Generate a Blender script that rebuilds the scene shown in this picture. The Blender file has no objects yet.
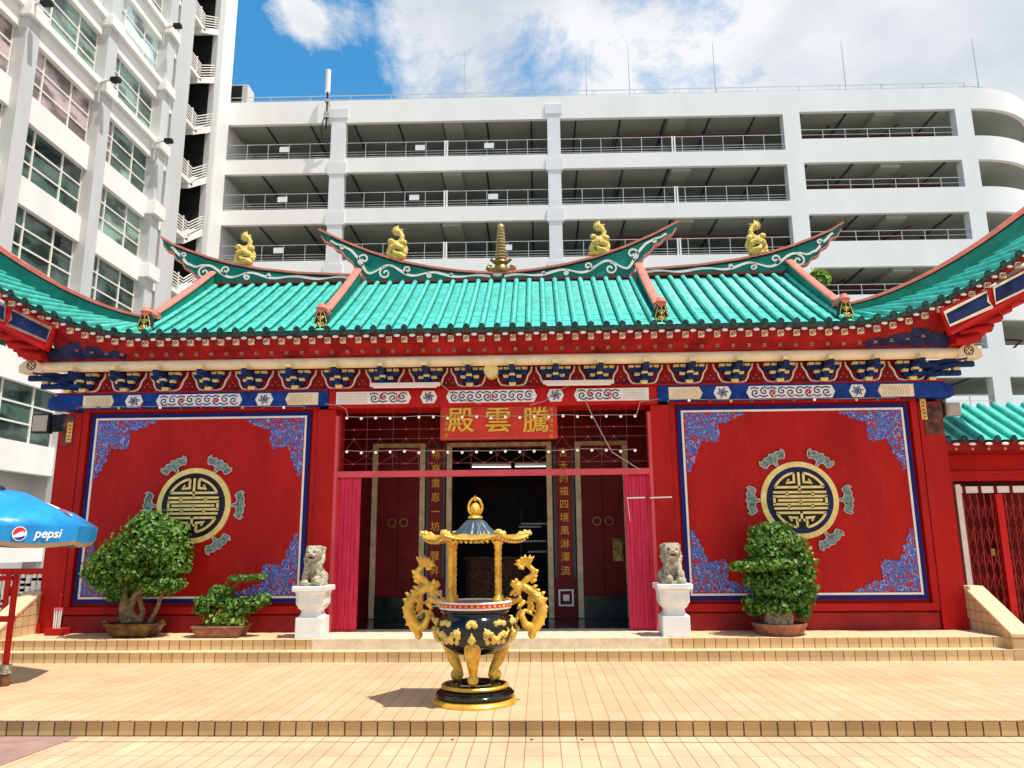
import bpy, math, random
from mathutils import Vector, Matrix
random.seed(7)
PI = math.pi
R = math.radians
scene = bpy.context.scene
COL = scene.collection
# ------------------------------------------------------------------ survey of the photograph (pixel -> point on a real plane)
F, YAW, PIT, ROL = 761.04, .03405, .20619, -.008044
CAMP = Vector((0, 0, 1.6))
_cy, _sy, _cp, _sp = math.cos(YAW), math.sin(YAW), math.cos(PIT), math.sin(PIT)
FWD = Vector((-_sy * _cp, _cy * _cp, _sp))
_r = Vector((_cy, _sy, 0))
_u = _r.cross(FWD)
RGT = math.cos(ROL) * _r + math.sin(ROL) * _u
UPV = -math.sin(ROL) * _r + math.cos(ROL) * _u
def ray(x, y): return (x - 512) * RGT - (y - 384) * UPV + F * FWD
def at(x, y, Y):
    d = ray(x, y); t = (Y - CAMP.y) / d.y
    return CAMP + t * d
def atz(x, y, Z):
    d = ray(x, y); t = (Z - CAMP.z) / d.z
    return CAMP + t * d
def atx(x, y, X):
    d = ray(x, y); t = (X - CAMP.x) / d.x
    return CAMP + t * d
AX = -0.67            # X of the temple's axis of symmetry
# ------------------------------------------------------------------ object helpers
ORG = {}
def tag(o, label=None, cat=None, group=None, kind=None):
    if label: o['label'] = label
    if cat: o['category'] = cat
    if group: o['group'] = group
    if kind: o['kind'] = kind
    return o
def empty(name, loc, label=None, cat=None, group=None, rz=0):
    o = bpy.data.objects.new(name, None); COL.objects.link(o)
    o.location = loc; o.rotation_euler = (0, 0, rz); o.empty_display_size = .2
    ORG[o.name] = Vector(loc)
    return tag(o, label, cat, group)
class MB:
    def __init__(s): s.v = []; s.f = []; s.m = []; s.cm = 0
    def add(s, vs, fs):
        b = len(s.v); s.v += [tuple(p) for p in vs]
        for f in fs: s.f.append(tuple(i + b for i in f)); s.m.append(s.cm)
        return s
    def box(s, x0, x1, y0, y1, z0, z1):
        if x0 > x1: x0, x1 = x1, x0
        return s.add([(x0,y0,z0),(x1,y0,z0),(x1,y1,z0),(x0,y1,z0),(x0,y0,z1),(x1,y0,z1),(x1,y1,z1),(x0,y1,z1)],
            [(0,3,2,1),(4,5,6,7),(0,1,5,4),(1,2,6,5),(2,3,7,6),(3,0,4,7)])
    def cbox(s, c, sx, sy, sz): return s.box(c[0]-sx/2, c[0]+sx/2, c[1]-sy/2, c[1]+sy/2, c[2]-sz/2, c[2]+sz/2)
    def bar(s, p0, p1, w, h=None, up=(0,0,1)):
        h = h or w; p0 = Vector(p0); p1 = Vector(p1); d = (p1-p0).normalized(); up = Vector(up)
        if abs(d.dot(up)) > .98: up = Vector((0,1,0))
        a = d.cross(up).normalized()*w/2; b = a.cross(d).normalized()*h/2
        return s.add([p0-a-b,p0+a-b,p0+a+b,p0-a+b,p1-a-b,p1+a-b,p1+a+b,p1-a+b],
            [(0,1,2,3),(4,7,6,5),(0,4,5,1),(1,5,6,2),(2,6,7,3),(3,7,4,0)])
    def tube(s, pts, rad, n=8, cap=True, flat=1.0):
        pts = [Vector(p) for p in pts]; k = len(pts)
        if not isinstance(rad, (list, tuple)): rad = [rad]*k
        rings = []; ref = None
        for i, p in enumerate(pts):
            d = (pts[min(i+1,k-1)] - pts[max(i-1,0)])
            d = d.normalized() if d.length > 1e-9 else Vector((0,0,1))
            if ref is None:
                ref = Vector((0,1,0)) if abs(d.y) < .9 else Vector((1,0,0))
            a = d.cross(ref)
            if a.length < 1e-4: a = d.cross(Vector((1,0,.1)))
            a.normalize(); b = a.cross(d).normalized(); ref = b
            rings.append([p + (a*math.cos(2*PI*j/n) + b*flat*math.sin(2*PI*j/n))*rad[i] for j in range(n)])
        vs = [q for r_ in rings for q in r_]; fs = []
        for i in range(k-1):
            for j in range(n):
                j2 = (j+1) % n
                fs.append((i*n+j, i*n+j2, (i+1)*n+j2, (i+1)*n+j))
        if cap: fs.append(tuple(range(n-1,-1,-1))); fs.append(tuple((k-1)*n+j for j in range(n)))
        return s.add(vs, fs)
    def lathe(s, prof, c=(0,0,0), n=32, rf=None, cap=True):
        """prof: list of (r, z); rf(angle, r, z)->(r, z) optional"""
        vs = []; fs = []; k = len(prof)
        for r_, z in prof:
            for j in range(n):
                a = 2*PI*j/n; rr, zz = (rf(a, r_, z) if rf else (r_, z))
                vs.append((c[0]+rr*math.cos(a), c[1]+rr*math.sin(a), c[2]+zz))
        for i in range(k-1):
            for j in range(n):
                j2 = (j+1) % n
                fs.append((i*n+j, i*n+j2, (i+1)*n+j2, (i+1)*n+j))
        if cap: fs.append(tuple(range(n-1,-1,-1))); fs.append(tuple((k-1)*n+j for j in range(n)))
        return s.add(vs, fs)
    def ball(s, c, r, n=12, m=8, rot=None):
        if not isinstance(r, (tuple, list)): r = (r, r, r)
        vs = []; fs = []
        for i in range(1, m):
            t = PI*i/m
            for j in range(n):
                a = 2*PI*j/n; vs.append(Vector((r[0]*math.sin(t)*math.cos(a), r[1]*math.sin(t)*math.sin(a), r[2]*math.cos(t))))
        vs.append(Vector((0,0,r[2]))); vs.append(Vector((0,0,-r[2])))
        if rot is not None: vs = [rot @ q for q in vs]
        vs = [q + Vector(c) for q in vs]
        for i in range(m-2):
            for j in range(n):
                j2 = (j+1) % n; fs.append((i*n+j, (i+1)*n+j, (i+1)*n+j2, i*n+j2))
        T = (m-1)*n
        for j in range(n):
            j2 = (j+1) % n; fs.append((T, j, j2)); fs.append((T+1, (m-2)*n+j2, (m-2)*n+j))
        return s.add(vs, fs)
    def plate(s, pts, y0, y1):
        """outline of (x, z) points extruded along Y between y0 (front) and y1"""
        ar = sum(pts[i][0]*pts[(i+1)%len(pts)][1]-pts[(i+1)%len(pts)][0]*pts[i][1] for i in range(len(pts)))
        if ar < 0: pts = pts[::-1]
        n = len(pts)
        vs = [(p[0], y0, p[1]) for p in pts] + [(p[0], y1, p[1]) for p in pts]
        fs = [tuple(range(n)), tuple(range(2*n-1, n-1, -1))]
        for i in range(n):
            j = (i+1) % n; fs.append((i, i+n, j+n, j))
        return s.add(vs, fs)
    def stroke(s, pts, w, y0, y1, closed=False):
        """ribbon of width w along 2D (x, z) points, extruded in Y"""
        pts = [Vector((p[0], p[1])) for p in pts]; k = len(pts)
        if not isinstance(w, (list, tuple)): w = [w]*k
        L = []; Rr = []
        for i in range(k):
            if closed: a = pts[(i-1) % k]; b = pts[(i+1) % k]
            else: a = pts[max(i-1,0)]; b = pts[min(i+1,k-1)]
            d = b-a
            if d.length < 1e-9: d = Vector((1,0))
            d.normalize(); nn = Vector((-d.y, d.x)); m_ = 1.0
            if 0 < i < k-1 or closed:
                d1 = (pts[i]-pts[(i-1)%k]).normalized(); cs = abs(d1.dot(d)); m_ = 1/max(cs, .6)
            L.append(pts[i]+nn*w[i]/2*m_); Rr.append(pts[i]-nn*w[i]/2*m_)
        vs = []
        for a, b in zip(L, Rr): vs += [(a.x,y0,a.y),(b.x,y0,b.y),(a.x,y1,a.y),(b.x,y1,b.y)]
        fs = []; rng = k if closed else k-1
        for i in range(rng):
            p = 4*i; q = 4*((i+1) % k)
            fs += [(p,p+1,q+1,q),(p+2,q+2,q+3,p+3),(p,q,q+2,p+2),(p+1,p+3,q+3,q+1)]
        if not closed: fs += [(0,2,3,1),(4*k-4,4*k-3,4*k-1,4*k-2)]
        return s.add(vs, fs)
    def build(s, name, mat, parent=None, smooth=False, bevel=0, label=None, auto=None):
        me = bpy.data.meshes.new(name)
        o0 = ORG.get(parent.name, Vector((0,0,0))) if parent else Vector((0,0,0))
        me.from_pydata([(p[0]-o0.x, p[1]-o0.y, p[2]-o0.z) for p in s.v], [], s.f)
        mats = mat if isinstance(mat, (list, tuple)) else [mat]
        for m_ in mats: me.materials.append(m_)
        if len(mats) > 1:
            for p, i in zip(me.polygons, s.m): p.material_index = i
        if smooth:
            for p in me.polygons: p.use_smooth = True
        me.update()
        o = bpy.data.objects.new(name, me); COL.objects.link(o)
        if parent: o.parent = parent
        ORG[o.name] = o0.copy()
        if smooth and auto:
            try: me.set_sharp_from_angle(angle=R(auto))
            except Exception: pass
        if bevel:
            b = o.modifiers.new('bevel', 'BEVEL'); b.width = bevel; b.segments = 2; b.limit_method = 'ANGLE'; b.angle_limit = R(40)
        if label: o['label'] = label
        return o
def struct(o): o['kind'] = 'structure'; return o
def copy_tree(o, loc=None, parent=None, label=None, rz=None):
    c = o.copy(); COL.objects.link(c)
    if parent: c.parent = parent
    if loc is not None: c.location = loc
    if rz is not None: c.rotation_euler = (0,0,rz)
    if label: c['label'] = label
    for ch in list(o.children): copy_tree(ch, None, c)
    return c
def text(name, body, size, M, mat, parent, ext=.006, off=0, align='CENTER', shear=0, label=None):
    cu = bpy.data.curves.new('t', 'FONT'); cu.body = body; cu.size = size; cu.extrude = ext; cu.offset = off
    cu.align_x = align; cu.align_y = 'CENTER'; cu.shear = shear; cu.resolution_u = 3
    o = bpy.data.objects.new('t', cu); COL.objects.link(o)
    dg = bpy.context.evaluated_depsgraph_get(); dg.update()
    me = bpy.data.meshes.new_from_object(o.evaluated_get(dg))
    bpy.data.objects.remove(o); 
    o0 = ORG.get(parent.name, Vector((0,0,0))) if parent else Vector((0,0,0))
    me.transform(Matrix.Translation(-o0) @ M)
    me.materials.clear(); me.materials.append(mat); me.name = name
    r_ = bpy.data.objects.new(name, me); COL.objects.link(r_)
    if parent: r_.parent = parent
    ORG[r_.name] = o0.copy()
    if label: r_['label'] = label
    return r_
def facing(loc, rz=0):   # text plane upright, facing -Y, turned by rz
    return Matrix.Translation(Vector(loc)) @ Matrix.Rotation(rz, 4, 'Z') @ Matrix.Rotation(PI/2, 4, 'X')
def spiral(cx, cz, r0, turns, a0, sgn=1, n=14, r1=.15):
    return [(cx + (r0*(1-t)+r0*r1*t)*math.cos(a0+sgn*turns*2*PI*t), cz + (r0*(1-t)+r0*r1*t)*math.sin(a0+sgn*turns*2*PI*t)) for t in [i/n for i in range(n+1)]]
# ------------------------------------------------------------------ materials
def nodes(name):
    m = bpy.data.materials.new(name); m.use_nodes = True; nt = m.node_tree
    return m, nt, nt.nodes['Principled BSDF']
def N(nt, t, **kw):
    n = nt.nodes.new(t)
    for k, v in kw.items(): setattr(n, k, v)
    return n
def pos_vec(nt, scale=(1,1,1), swap=None):
    g = N(nt, 'ShaderNodeNewGeometry'); out = g.outputs['Position']
    if swap:
        sx = N(nt, 'ShaderNodeSeparateXYZ'); nt.links.new(out, sx.inputs[0])
        cx = N(nt, 'ShaderNodeCombineXYZ')
        for i, a in enumerate(swap):
            if a is not None: nt.links.new(sx.outputs['XYZ'.index(a)], cx.inputs[i])
        out = cx.outputs[0]
    mp = N(nt, 'ShaderNodeMapping'); mp.inputs['Scale'].default_value = scale
    nt.links.new(out, mp.inputs[0])
    return mp.outputs[0]
def paint(name, col, rough=.5, metal=0, var=.12, scale=3, bump=0, bscale=60, dirt=0, spec=.2, col2=None, streak=None):
    """painted / cast surface: base colour with soft cloudy variation, optional fine bump and grime"""
    m, nt, b = nodes(name)
    b.inputs['Roughness'].default_value = rough; b.inputs['Metallic'].default_value = metal
    b.inputs['Specular IOR Level'].default_value = spec
    v = pos_vec(nt, (1,1,1) if not streak else streak)
    no = N(nt, 'ShaderNodeTexNoise'); no.inputs['Scale'].default_value = scale; no.inputs['Detail'].default_value = 6; no.inputs['Roughness'].default_value = .65
    nt.links.new(v, no.inputs['Vector'])
    rp = N(nt, 'ShaderNodeValToRGB'); nt.links.new(no.outputs['Fac'], rp.inputs[0])
    c2 = col2 or tuple(min(1, c*(1+var*1.2)+var*.02) for c in col)
    c1 = tuple(c*(1-var*1.6) for c in col)
    rp.color_ramp.elements[0].position = .32; rp.color_ramp.elements[1].position = .68
    rp.color_ramp.elements[0].color = (*c1, 1); rp.color_ramp.elements[1].color = (*c2, 1)
    out = rp.outputs[0]
    if dirt:
        n2 = N(nt, 'ShaderNodeTexNoise'); n2.inputs['Scale'].default_value = scale*4; n2.inputs['Detail'].default_value = 8; n2.inputs['Roughness'].default_value = .75
        nt.links.new(v, n2.inputs['Vector'])
        r2 = N(nt, 'ShaderNodeValToRGB'); r2.color_ramp.elements[0].position = .55; r2.color_ramp.elements[1].position = .8
        nt.links.new(n2.outputs['Fac'], r2.inputs[0])
        mt = N(nt, 'ShaderNodeMath', operation='MULTIPLY'); mt.inputs[1].default_value = dirt; nt.links.new(r2.outputs[0], mt.inputs[0])
        mx = N(nt, 'ShaderNodeMix', data_type='RGBA'); nt.links.new(mt.outputs[0], mx.inputs[0]); nt.links.new(out, mx.inputs[6])
        mx.inputs[7].default_value = (.10,.08,.06,1); out = mx.outputs[2]
    nt.links.new(out, b.inputs['Base Color'])
    if bump:
        n3 = N(nt, 'ShaderNodeTexNoise'); n3.inputs['Scale'].default_value = bscale; n3.inputs['Detail'].default_value = 4
        nt.links.new(pos_vec(nt), n3.inputs['Vector'])
        bp = N(nt, 'ShaderNodeBump'); bp.inputs['Strength'].default_value = bump; bp.inputs['Distance'].default_value = .01
        nt.links.new(n3.outputs['Fac'], bp.inputs['Height']); nt.links.new(bp.outputs[0], b.inputs['Normal'])
    return m
def tiles(name, c1, c2, mortar, w=.142, h=.142, swap=None, off=(0,0,0), msize=.004, rough=.55, bias=0, stain=.25, offset=0):
    m, nt, b = nodes(name); b.inputs['Roughness'].default_value = rough
    v = pos_vec(nt, (1,1,1), swap)
    mp = N(nt, 'ShaderNodeMapping'); mp.inputs['Location'].default_value = off; nt.links.new(v, mp.inputs[0])
    br = N(nt, 'ShaderNodeTexBrick'); br.offset = offset; br.squash = 1; br.offset_frequency = 2
    nt.links.new(mp.outputs[0], br.inputs['Vector'])
    br.inputs['Scale'].default_value = 1; br.inputs['Brick Width'].default_value = w; br.inputs['Row Height'].default_value = h
    br.inputs['Mortar Size'].default_value = msize; br.inputs['Mortar Smooth'].default_value = .3; br.inputs['Bias'].default_value = bias
    br.inputs['Color1'].default_value = (*c1,1); br.inputs['Color2'].default_value = (*c2,1); br.inputs['Mortar'].default_value = (*mortar,1)
    no = N(nt, 'ShaderNodeTexNoise'); no.inputs['Scale'].default_value = 1.3; no.inputs['Detail'].default_value = 8; no.inputs['Roughness'].default_value = .7
    nt.links.new(pos_vec(nt), no.inputs['Vector'])
    rp = N(nt, 'ShaderNodeMapRange'); rp.inputs[1].default_value = .3; rp.inputs[2].default_value = .7; rp.inputs[3].default_value = 1-stain; rp.inputs[4].default_value = 1.06
    nt.links.new(no.outputs['Fac'], rp.inputs[0])
    mx = N(nt, 'ShaderNodeMix', data_type='RGBA', blend_type='MULTIPLY'); mx.inputs[0].default_value = 1
    cb = N(nt, 'ShaderNodeCombineColor'); 
    for i in range(3): nt.links.new(rp.outputs[0], cb.inputs[i])
    nt.links.new(br.outputs['Color'], mx.inputs[6]); nt.links.new(cb.outputs[0], mx.inputs[7])
    nt.links.new(mx.outputs[2], b.inputs['Base Color'])
    bp = N(nt, 'ShaderNodeBump'); bp.inputs['Strength'].default_value = .4; bp.inputs['Distance'].default_value = .004; bp.invert = True
    nt.links.new(br.outputs['Fac'], bp.inputs['Height']); nt.links.new(bp.outputs[0], b.inputs['Normal'])
    return m
def emis(name, col, st):
    m, nt, b = nodes(name); b.inputs['Base Color'].default_value = (*col,1)
    b.inputs['Emission Color'].default_value = (*col,1); b.inputs['Emission Strength'].default_value = st
    return m
def filigree(name):
    """blue, white and red scrollwork painted into the panel corners"""
    m, nt, b = nodes(name); b.inputs['Roughness'].default_value = .5
    v = pos_vec(nt)
    no = N(nt, 'ShaderNodeTexNoise'); no.inputs['Scale'].default_value = 9; no.inputs['Detail'].default_value = 2
    nt.links.new(v, no.inputs['Vector'])
    mv = N(nt, 'ShaderNodeMix', data_type='RGBA', blend_type='LINEAR_LIGHT'); mv.inputs[0].default_value = .09
    nt.links.new(v, mv.inputs[6]); nt.links.new(no.outputs['Color'], mv.inputs[7])
    vo = N(nt, 'ShaderNodeTexVoronoi', feature='DISTANCE_TO_EDGE'); vo.inputs['Scale'].default_value = 15; nt.links.new(mv.outputs[2], vo.inputs['Vector'])
    rp = N(nt, 'ShaderNodeValToRGB'); nt.links.new(vo.outputs['Distance'], rp.inputs[0]); rp.color_ramp.interpolation = 'CONSTANT'
    e = rp.color_ramp.elements; e[0].position = 0; e[0].color = (.30,.36,.62,1); e[1].position = .055; e[1].color = (.018,.045,.34,1)
    k = e.new(.22); k.color = (.06,.12,.46,1)
    n2 = N(nt, 'ShaderNodeTexNoise'); n2.inputs['Scale'].default_value = 19; n2.inputs['Detail'].default_value = 1; nt.links.new(v, n2.inputs['Vector'])
    r2 = N(nt, 'ShaderNodeValToRGB'); nt.links.new(n2.outputs['Fac'], r2.inputs[0]); r2.color_ramp.interpolation = 'CONSTANT'
    r2.color_ramp.elements[0].color = (0,0,0,1); r2.color_ramp.elements[1].position = .56; r2.color_ramp.elements[1].color = (1,1,1,1)
    mx = N(nt, 'ShaderNodeMix', data_type='RGBA'); nt.links.new(r2.outputs[0], mx.inputs[0]); nt.links.new(rp.outputs[0], mx.inputs[6]); mx.inputs[7].default_value = (.40,.012,.02,1)
    nt.links.new(mx.outputs[2], b.inputs['Base Color'])
    return m
def leafmat(name, c1, c2, c3):
    m, nt, b = nodes(name); b.inputs['Roughness'].default_value = .45; b.inputs['Specular IOR Level'].default_value = .35
    no = N(nt, 'ShaderNodeTexNoise'); no.inputs['Scale'].default_value = 26; no.inputs['Detail'].default_value = 2; nt.links.new(pos_vec(nt), no.inputs['Vector'])
    rp = N(nt, 'ShaderNodeValToRGB'); nt.links.new(no.outputs['Fac'], rp.inputs[0])
    e = rp.color_ramp.elements; e[0].position = .3; e[0].color = (*c1,1); e[1].position = .72; e[1].color = (*c3,1); k = e.new(.5); k.color = (*c2,1)
    nt.links.new(rp.outputs[0], b.inputs['Base Color'])
    tr = N(nt, 'ShaderNodeBsdfTranslucent'); nt.links.new(rp.outputs[0], tr.inputs['Color'])
    mx = N(nt, 'ShaderNodeMixShader'); mx.inputs[0].default_value = .3
    nt.links.new(b.outputs[0], mx.inputs[1]); nt.links.new(tr.outputs[0], mx.inputs[2])
    nt.links.new(mx.outputs[0], nt.nodes['Material Output'].inputs['Surface'])
    return m
def pane_mat(name, col, rough=.08, pattern=None):
    m, nt, b = nodes(name); b.inputs['Roughness'].default_value = rough; b.inputs['Specular IOR Level'].default_value = .6
    no = N(nt, 'ShaderNodeTexNoise'); no.inputs['Scale'].default_value = .55; no.inputs['Detail'].default_value = 3
    nt.links.new(pos_vec(nt, (1,1,2.2)), no.inputs['Vector'])
    rp = N(nt, 'ShaderNodeValToRGB'); nt.links.new(no.outputs['Fac'], rp.inputs[0])
    e = rp.color_ramp.elements; e[0].position = .44; e[0].color = (*[c*.45 for c in col],1); e[1].position = .56; e[1].color = (*[min(1,c*1.7) for c in col],1)
    nt.links.new(rp.outputs[0], b.inputs['Base Color'])
    return m
M = {}
M['red'] = paint('red_wall_paint', (.45,.006,.004), .6, var=.14, scale=1.6, bump=.08, bscale=40, streak=(1,1,.28), dirt=.38)
M['red_frame'] = paint('red_frame_paint', (.44,.007,.005), .6, var=.12, scale=2)
M['red_bright'] = paint('red_beam_paint', (.48,.006,.006), .5, var=.15, scale=5)
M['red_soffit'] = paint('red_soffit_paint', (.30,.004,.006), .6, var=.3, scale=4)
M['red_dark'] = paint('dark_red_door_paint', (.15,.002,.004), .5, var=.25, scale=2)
M['magenta'] = paint('faded_crimson_plank_paint', (.66,.008,.055), .6, var=.14, scale=5, streak=(9,9,.5), col2=(.72,.05,.11), bump=.2, bscale=30)
M['pink'] = paint('pink_ridge_paint', (.66,.20,.15), .6, var=.15, scale=6, dirt=.3)
M['pinkbar'] = paint('pink_bar_paint', (.68,.09,.11), .5, var=.1)
M['cream'] = paint('cream_paint', (.84,.70,.47), .5, var=.08, scale=6, dirt=.06)
M['white_trim'] = paint('white_trim_paint', (.84,.80,.74), .5, var=.06, scale=8)
M['gold'] = paint('gold_paint', (.90,.47,.06), .32, metal=.45, var=.3, scale=9, bump=.3, bscale=60, spec=.6)
M['gold_pale'] = paint('pale_gold_paint', (.84,.61,.15), .42, metal=.1, var=.2, scale=14, bump=.2, spec=.4)
M['block'] = paint('pale_yellow_block_paint', (.80,.66,.30), .5, var=.12, scale=14)
M['bracket'] = paint('deep_blue_bracket_paint', (.003,.022,.13), .5, var=.35, scale=9)
M['goldtext'] = paint('gold_lettering', (.80,.46,.06), .4, metal=.2, var=.15, scale=20)
M['blue'] = paint('royal_blue_paint', (.002,.036,.24), .5, var=.3, scale=7)
M['navy'] = paint('navy_paint', (.006,.016,.09), .5, var=.4, scale=5)
M['bluetrim'] = paint('blue_border_paint', (.006,.008,.14), .5, var=.15)
M['black'] = paint('black_lacquer', (.004,.004,.005), .12, var=.2, spec=.5)
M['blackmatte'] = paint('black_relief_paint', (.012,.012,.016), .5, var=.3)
M['teal'] = paint('glazed_turquoise_tile', (.070,.51,.42), .5, var=.20, scale=6, spec=.2, streak=(1.5,1,1), dirt=.24)
M['teal_dark'] = paint('green_ridge_paint', (.006,.21,.155), .45, var=.2, scale=4)
M['tile_edge'] = paint('dark_tile_end', (.022,.075,.075), .5, var=.5, scale=20)
M['grey_teal'] = paint('weathered_teal_bat_paint', (.19,.26,.25), .6, var=.5, scale=26)
M['filigree'] = filigree('blue_corner_scrollwork')
M['scroll_blue'] = paint('blue_scroll_paint', (.02,.03,.14), .5)
M['white'] = paint('white_paint', (.80,.80,.80), .5, var=.04, scale=1.0, streak=(1,1,.4))
M['pedestal'] = paint('white_pedestal_paint', (.78,.79,.77), .45, var=.08, scale=5, dirt=.12)
M['stone'] = paint('carved_yellowed_stone', (.54,.49,.36), .75, var=.35, scale=16, bump=.4, bscale=60, dirt=.7)
M['terrace'] = tiles('terrace_tile', (.65,.43,.24), (.70,.47,.275), (.38,.23,.12), w=.142, h=.9, msize=.0045, stain=.24)
M['plaza'] = tiles('plaza_tile', (.65,.435,.26), (.71,.485,.305), (.32,.19,.10), w=.142, h=.9, msize=.0048, stain=.24)
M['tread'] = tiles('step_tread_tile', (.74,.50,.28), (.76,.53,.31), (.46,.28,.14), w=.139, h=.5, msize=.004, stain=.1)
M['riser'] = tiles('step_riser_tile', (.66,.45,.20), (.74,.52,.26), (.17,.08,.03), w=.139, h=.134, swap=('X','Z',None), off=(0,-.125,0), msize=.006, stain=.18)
M['riser_side'] = tiles('cheek_side_tile', (.60,.40,.20), (.66,.46,.26), (.25,.13,.05), w=.139, h=.134, swap=('Y','Z',None), off=(0,-.125,0), msize=.005)
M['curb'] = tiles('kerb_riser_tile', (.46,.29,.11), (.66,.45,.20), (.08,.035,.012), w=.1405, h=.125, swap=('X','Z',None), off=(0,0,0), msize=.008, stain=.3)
M['slabstone'] = paint('pale_granite_threshold', (.68,.57,.40), .6, var=.12, scale=9)
M['mauve'] = paint('mauve_concrete', (.34,.21,.17), .8, var=.12, scale=4, bump=.1)
M['carp'] = paint('carpark_white_paint', (.93,.92,.90), .6, var=.03, scale=.5, streak=(1,1,.3), dirt=.03)
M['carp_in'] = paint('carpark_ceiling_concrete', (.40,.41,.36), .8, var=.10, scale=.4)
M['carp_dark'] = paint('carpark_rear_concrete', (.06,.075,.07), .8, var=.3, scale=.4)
M['steel'] = paint('galvanised_rail', (.55,.57,.56), .4, metal=.5, var=.1)
M['office'] = paint('office_white_paint', (.88,.87,.84), .6, var=.04, scale=.5, streak=(1,1,.3), dirt=.04)
M['officegrey'] = paint('office_grey_paint', (.62,.62,.61), .6, var=.06, scale=.6, streak=(1,1,.3))
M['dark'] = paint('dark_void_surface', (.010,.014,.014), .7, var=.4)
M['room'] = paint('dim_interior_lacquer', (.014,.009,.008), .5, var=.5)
M['glass_dark'] = pane_mat('dark_green_window_glass', (.05,.085,.072), .06)
M['glass_sky'] = pane_mat('sky_reflection_window_glass', (.46,.58,.60), .2)  # sky reflection of the upper windows painted into the pane colour
M['glass_pink'] = pane_mat('window_glass_with_pink_blind', (.36,.27,.27), .2)
M['glass_green'] = pane_mat('grey_green_window_glass', (.17,.25,.21), .15)
M['pipe'] = paint('red_brown_pipe', (.16,.03,.02), .5)
M['wood'] = paint('bonsai_bark', (.22,.15,.08), .9, var=.4, scale=18, bump=.8, bscale=40)
M['wood_pale'] = paint('knotty_pale_bark', (.42,.30,.17), .9, var=.5, scale=20, bump=.9, bscale=40)
M['leaf'] = leafmat('bonsai_leaf', (.020,.065,.006), (.075,.20,.02), (.30,.48,.10))
M['leaf_yellow'] = leafmat('yellow_green_leaf', (.10,.20,.02), (.26,.40,.05), (.40,.52,.14))
M['pot_brown'] = paint('dark_brown_glazed_pot', (.085,.035,.015), .3, var=.6, scale=9, col2=(.22,.11,.03))
M['pot_clay'] = paint('clay_pot', (.30,.12,.07), .7, var=.3, scale=12, dirt=.3)
M['soil'] = paint('soil', (.05,.035,.02), .95)
M['parasol'] = paint('blue_vinyl_canopy', (.02,.29,.72), .30, var=.15, scale=3, bump=.9, bscale=7)
M['parasol_in'] = paint('pale_canopy_lining', (.42,.34,.24), .7)
M['white_print'] = paint('white_print', (.85,.85,.85), .4, var=.02)
M['red_print'] = paint('red_print', (.70,.03,.03), .4, var=.05)
M['blue_print'] = paint('blue_print', (.01,.04,.30), .4, var=.05)
M['floodglass'] = paint('floodlight_glass', (.45,.40,.33), .3, var=.1)
M['green_floor'] = paint('dark_green_step_stone', (.02,.035,.035), .25, var=.4)
M['bulbw'] = emis('white_bulb', (.9,.82,.74), .25)
M['bulbr'] = paint('red_bulb', (.55,.03,.02), .2)
M['bulbg'] = paint('green_bulb', (.03,.22,.14), .2)
M['bulby'] = paint('yellow_bulb', (.75,.55,.12), .2)
M['cable'] = paint('pale_cable', (.45,.32,.28), .6)
M['tube_on'] = emis('lit_fluorescent_tube', (.85,.92,1.0), 1.1)
M['tube_off'] = paint('white_tube_casing', (.80,.70,.62), .4, var=.03)
M['brass'] = paint('aged_brass', (.30,.18,.06), .4, metal=.7)
M['dome'] = paint('fluted_slate_blue_enamel', (.05,.08,.11), .3, var=.4, scale=20)

def carve(m, scale, st):
    """scale-like chasing on cast metal and carved stone"""
    nt = m.node_tree; b = nt.nodes['Principled BSDF']
    vo = N(nt, 'ShaderNodeTexVoronoi', feature='DISTANCE_TO_EDGE'); vo.inputs['Scale'].default_value = scale; nt.links.new(pos_vec(nt), vo.inputs['Vector'])
    rp = N(nt, 'ShaderNodeMapRange'); rp.inputs[2].default_value = .22; nt.links.new(vo.outputs['Distance'], rp.inputs[0])
    bp = N(nt, 'ShaderNodeBump'); bp.inputs['Strength'].default_value = st; bp.inputs['Distance'].default_value = .012; nt.links.new(rp.outputs[0], bp.inputs['Height'])
    old = b.inputs['Normal'].links
    if old: nt.links.new(old[0].from_socket, bp.inputs['Normal'])
    nt.links.new(bp.outputs[0], b.inputs['Normal'])
carve(M['gold'], 46, .35); carve(M['gold_pale'], 30, .8); carve(M['stone'], 30, 1.0)
M['gold_plain'] = paint('plain_gold_paint', (.90,.47,.06), .30, metal=.45, var=.2, scale=9, spec=.6)
# ------------------------------------------------------------------ ground, plaza, kerb, terrace, steps
Z1, Z2, Z3 = .125, .259, .392
YC, YS1, YS2, YW = 6.90, 10.09, 10.275, 11.06
g = MB(); g.add([(-400,-200,-.02),(400,-200,-.02),(400,600,-.02),(-400,600,-.02)], [(0,1,2,3)])
struct(g.build('ground', paint('far_ground_asphalt', (.22,.20,.17), .9, var=.1)))
g = MB(); g.box(-16, 16, -6, YC+.3, -.12, 0); struct(g.build('plaza', M['plaza']))
# mauve concrete area at the bottom left, a thin sheet over the plaza
a, b_ = atz(78, 737, 0), atz(0, 766, 0)
d = (b_-a); c_ = a + d*6
g = MB(); g.add([(a.x, YC-.02, .004), (c_.x, c_.y, .004), (-16, c_.y, .004), (-16, YC-.02, .004)], [(0,3,2,1)])
struct(g.build('path', M['mauve']))
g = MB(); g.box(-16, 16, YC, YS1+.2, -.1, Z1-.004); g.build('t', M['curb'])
t_ = bpy.data.objects['t']; t_.name = 'terrace_base'; struct(t_)
g = MB(); g.box(-16, 16, YC-.012, YS1+.2, Z1-.003, Z1+.010); struct(g.build('terrace', M['terrace'], bevel=.004))
Z1 += .010
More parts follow.
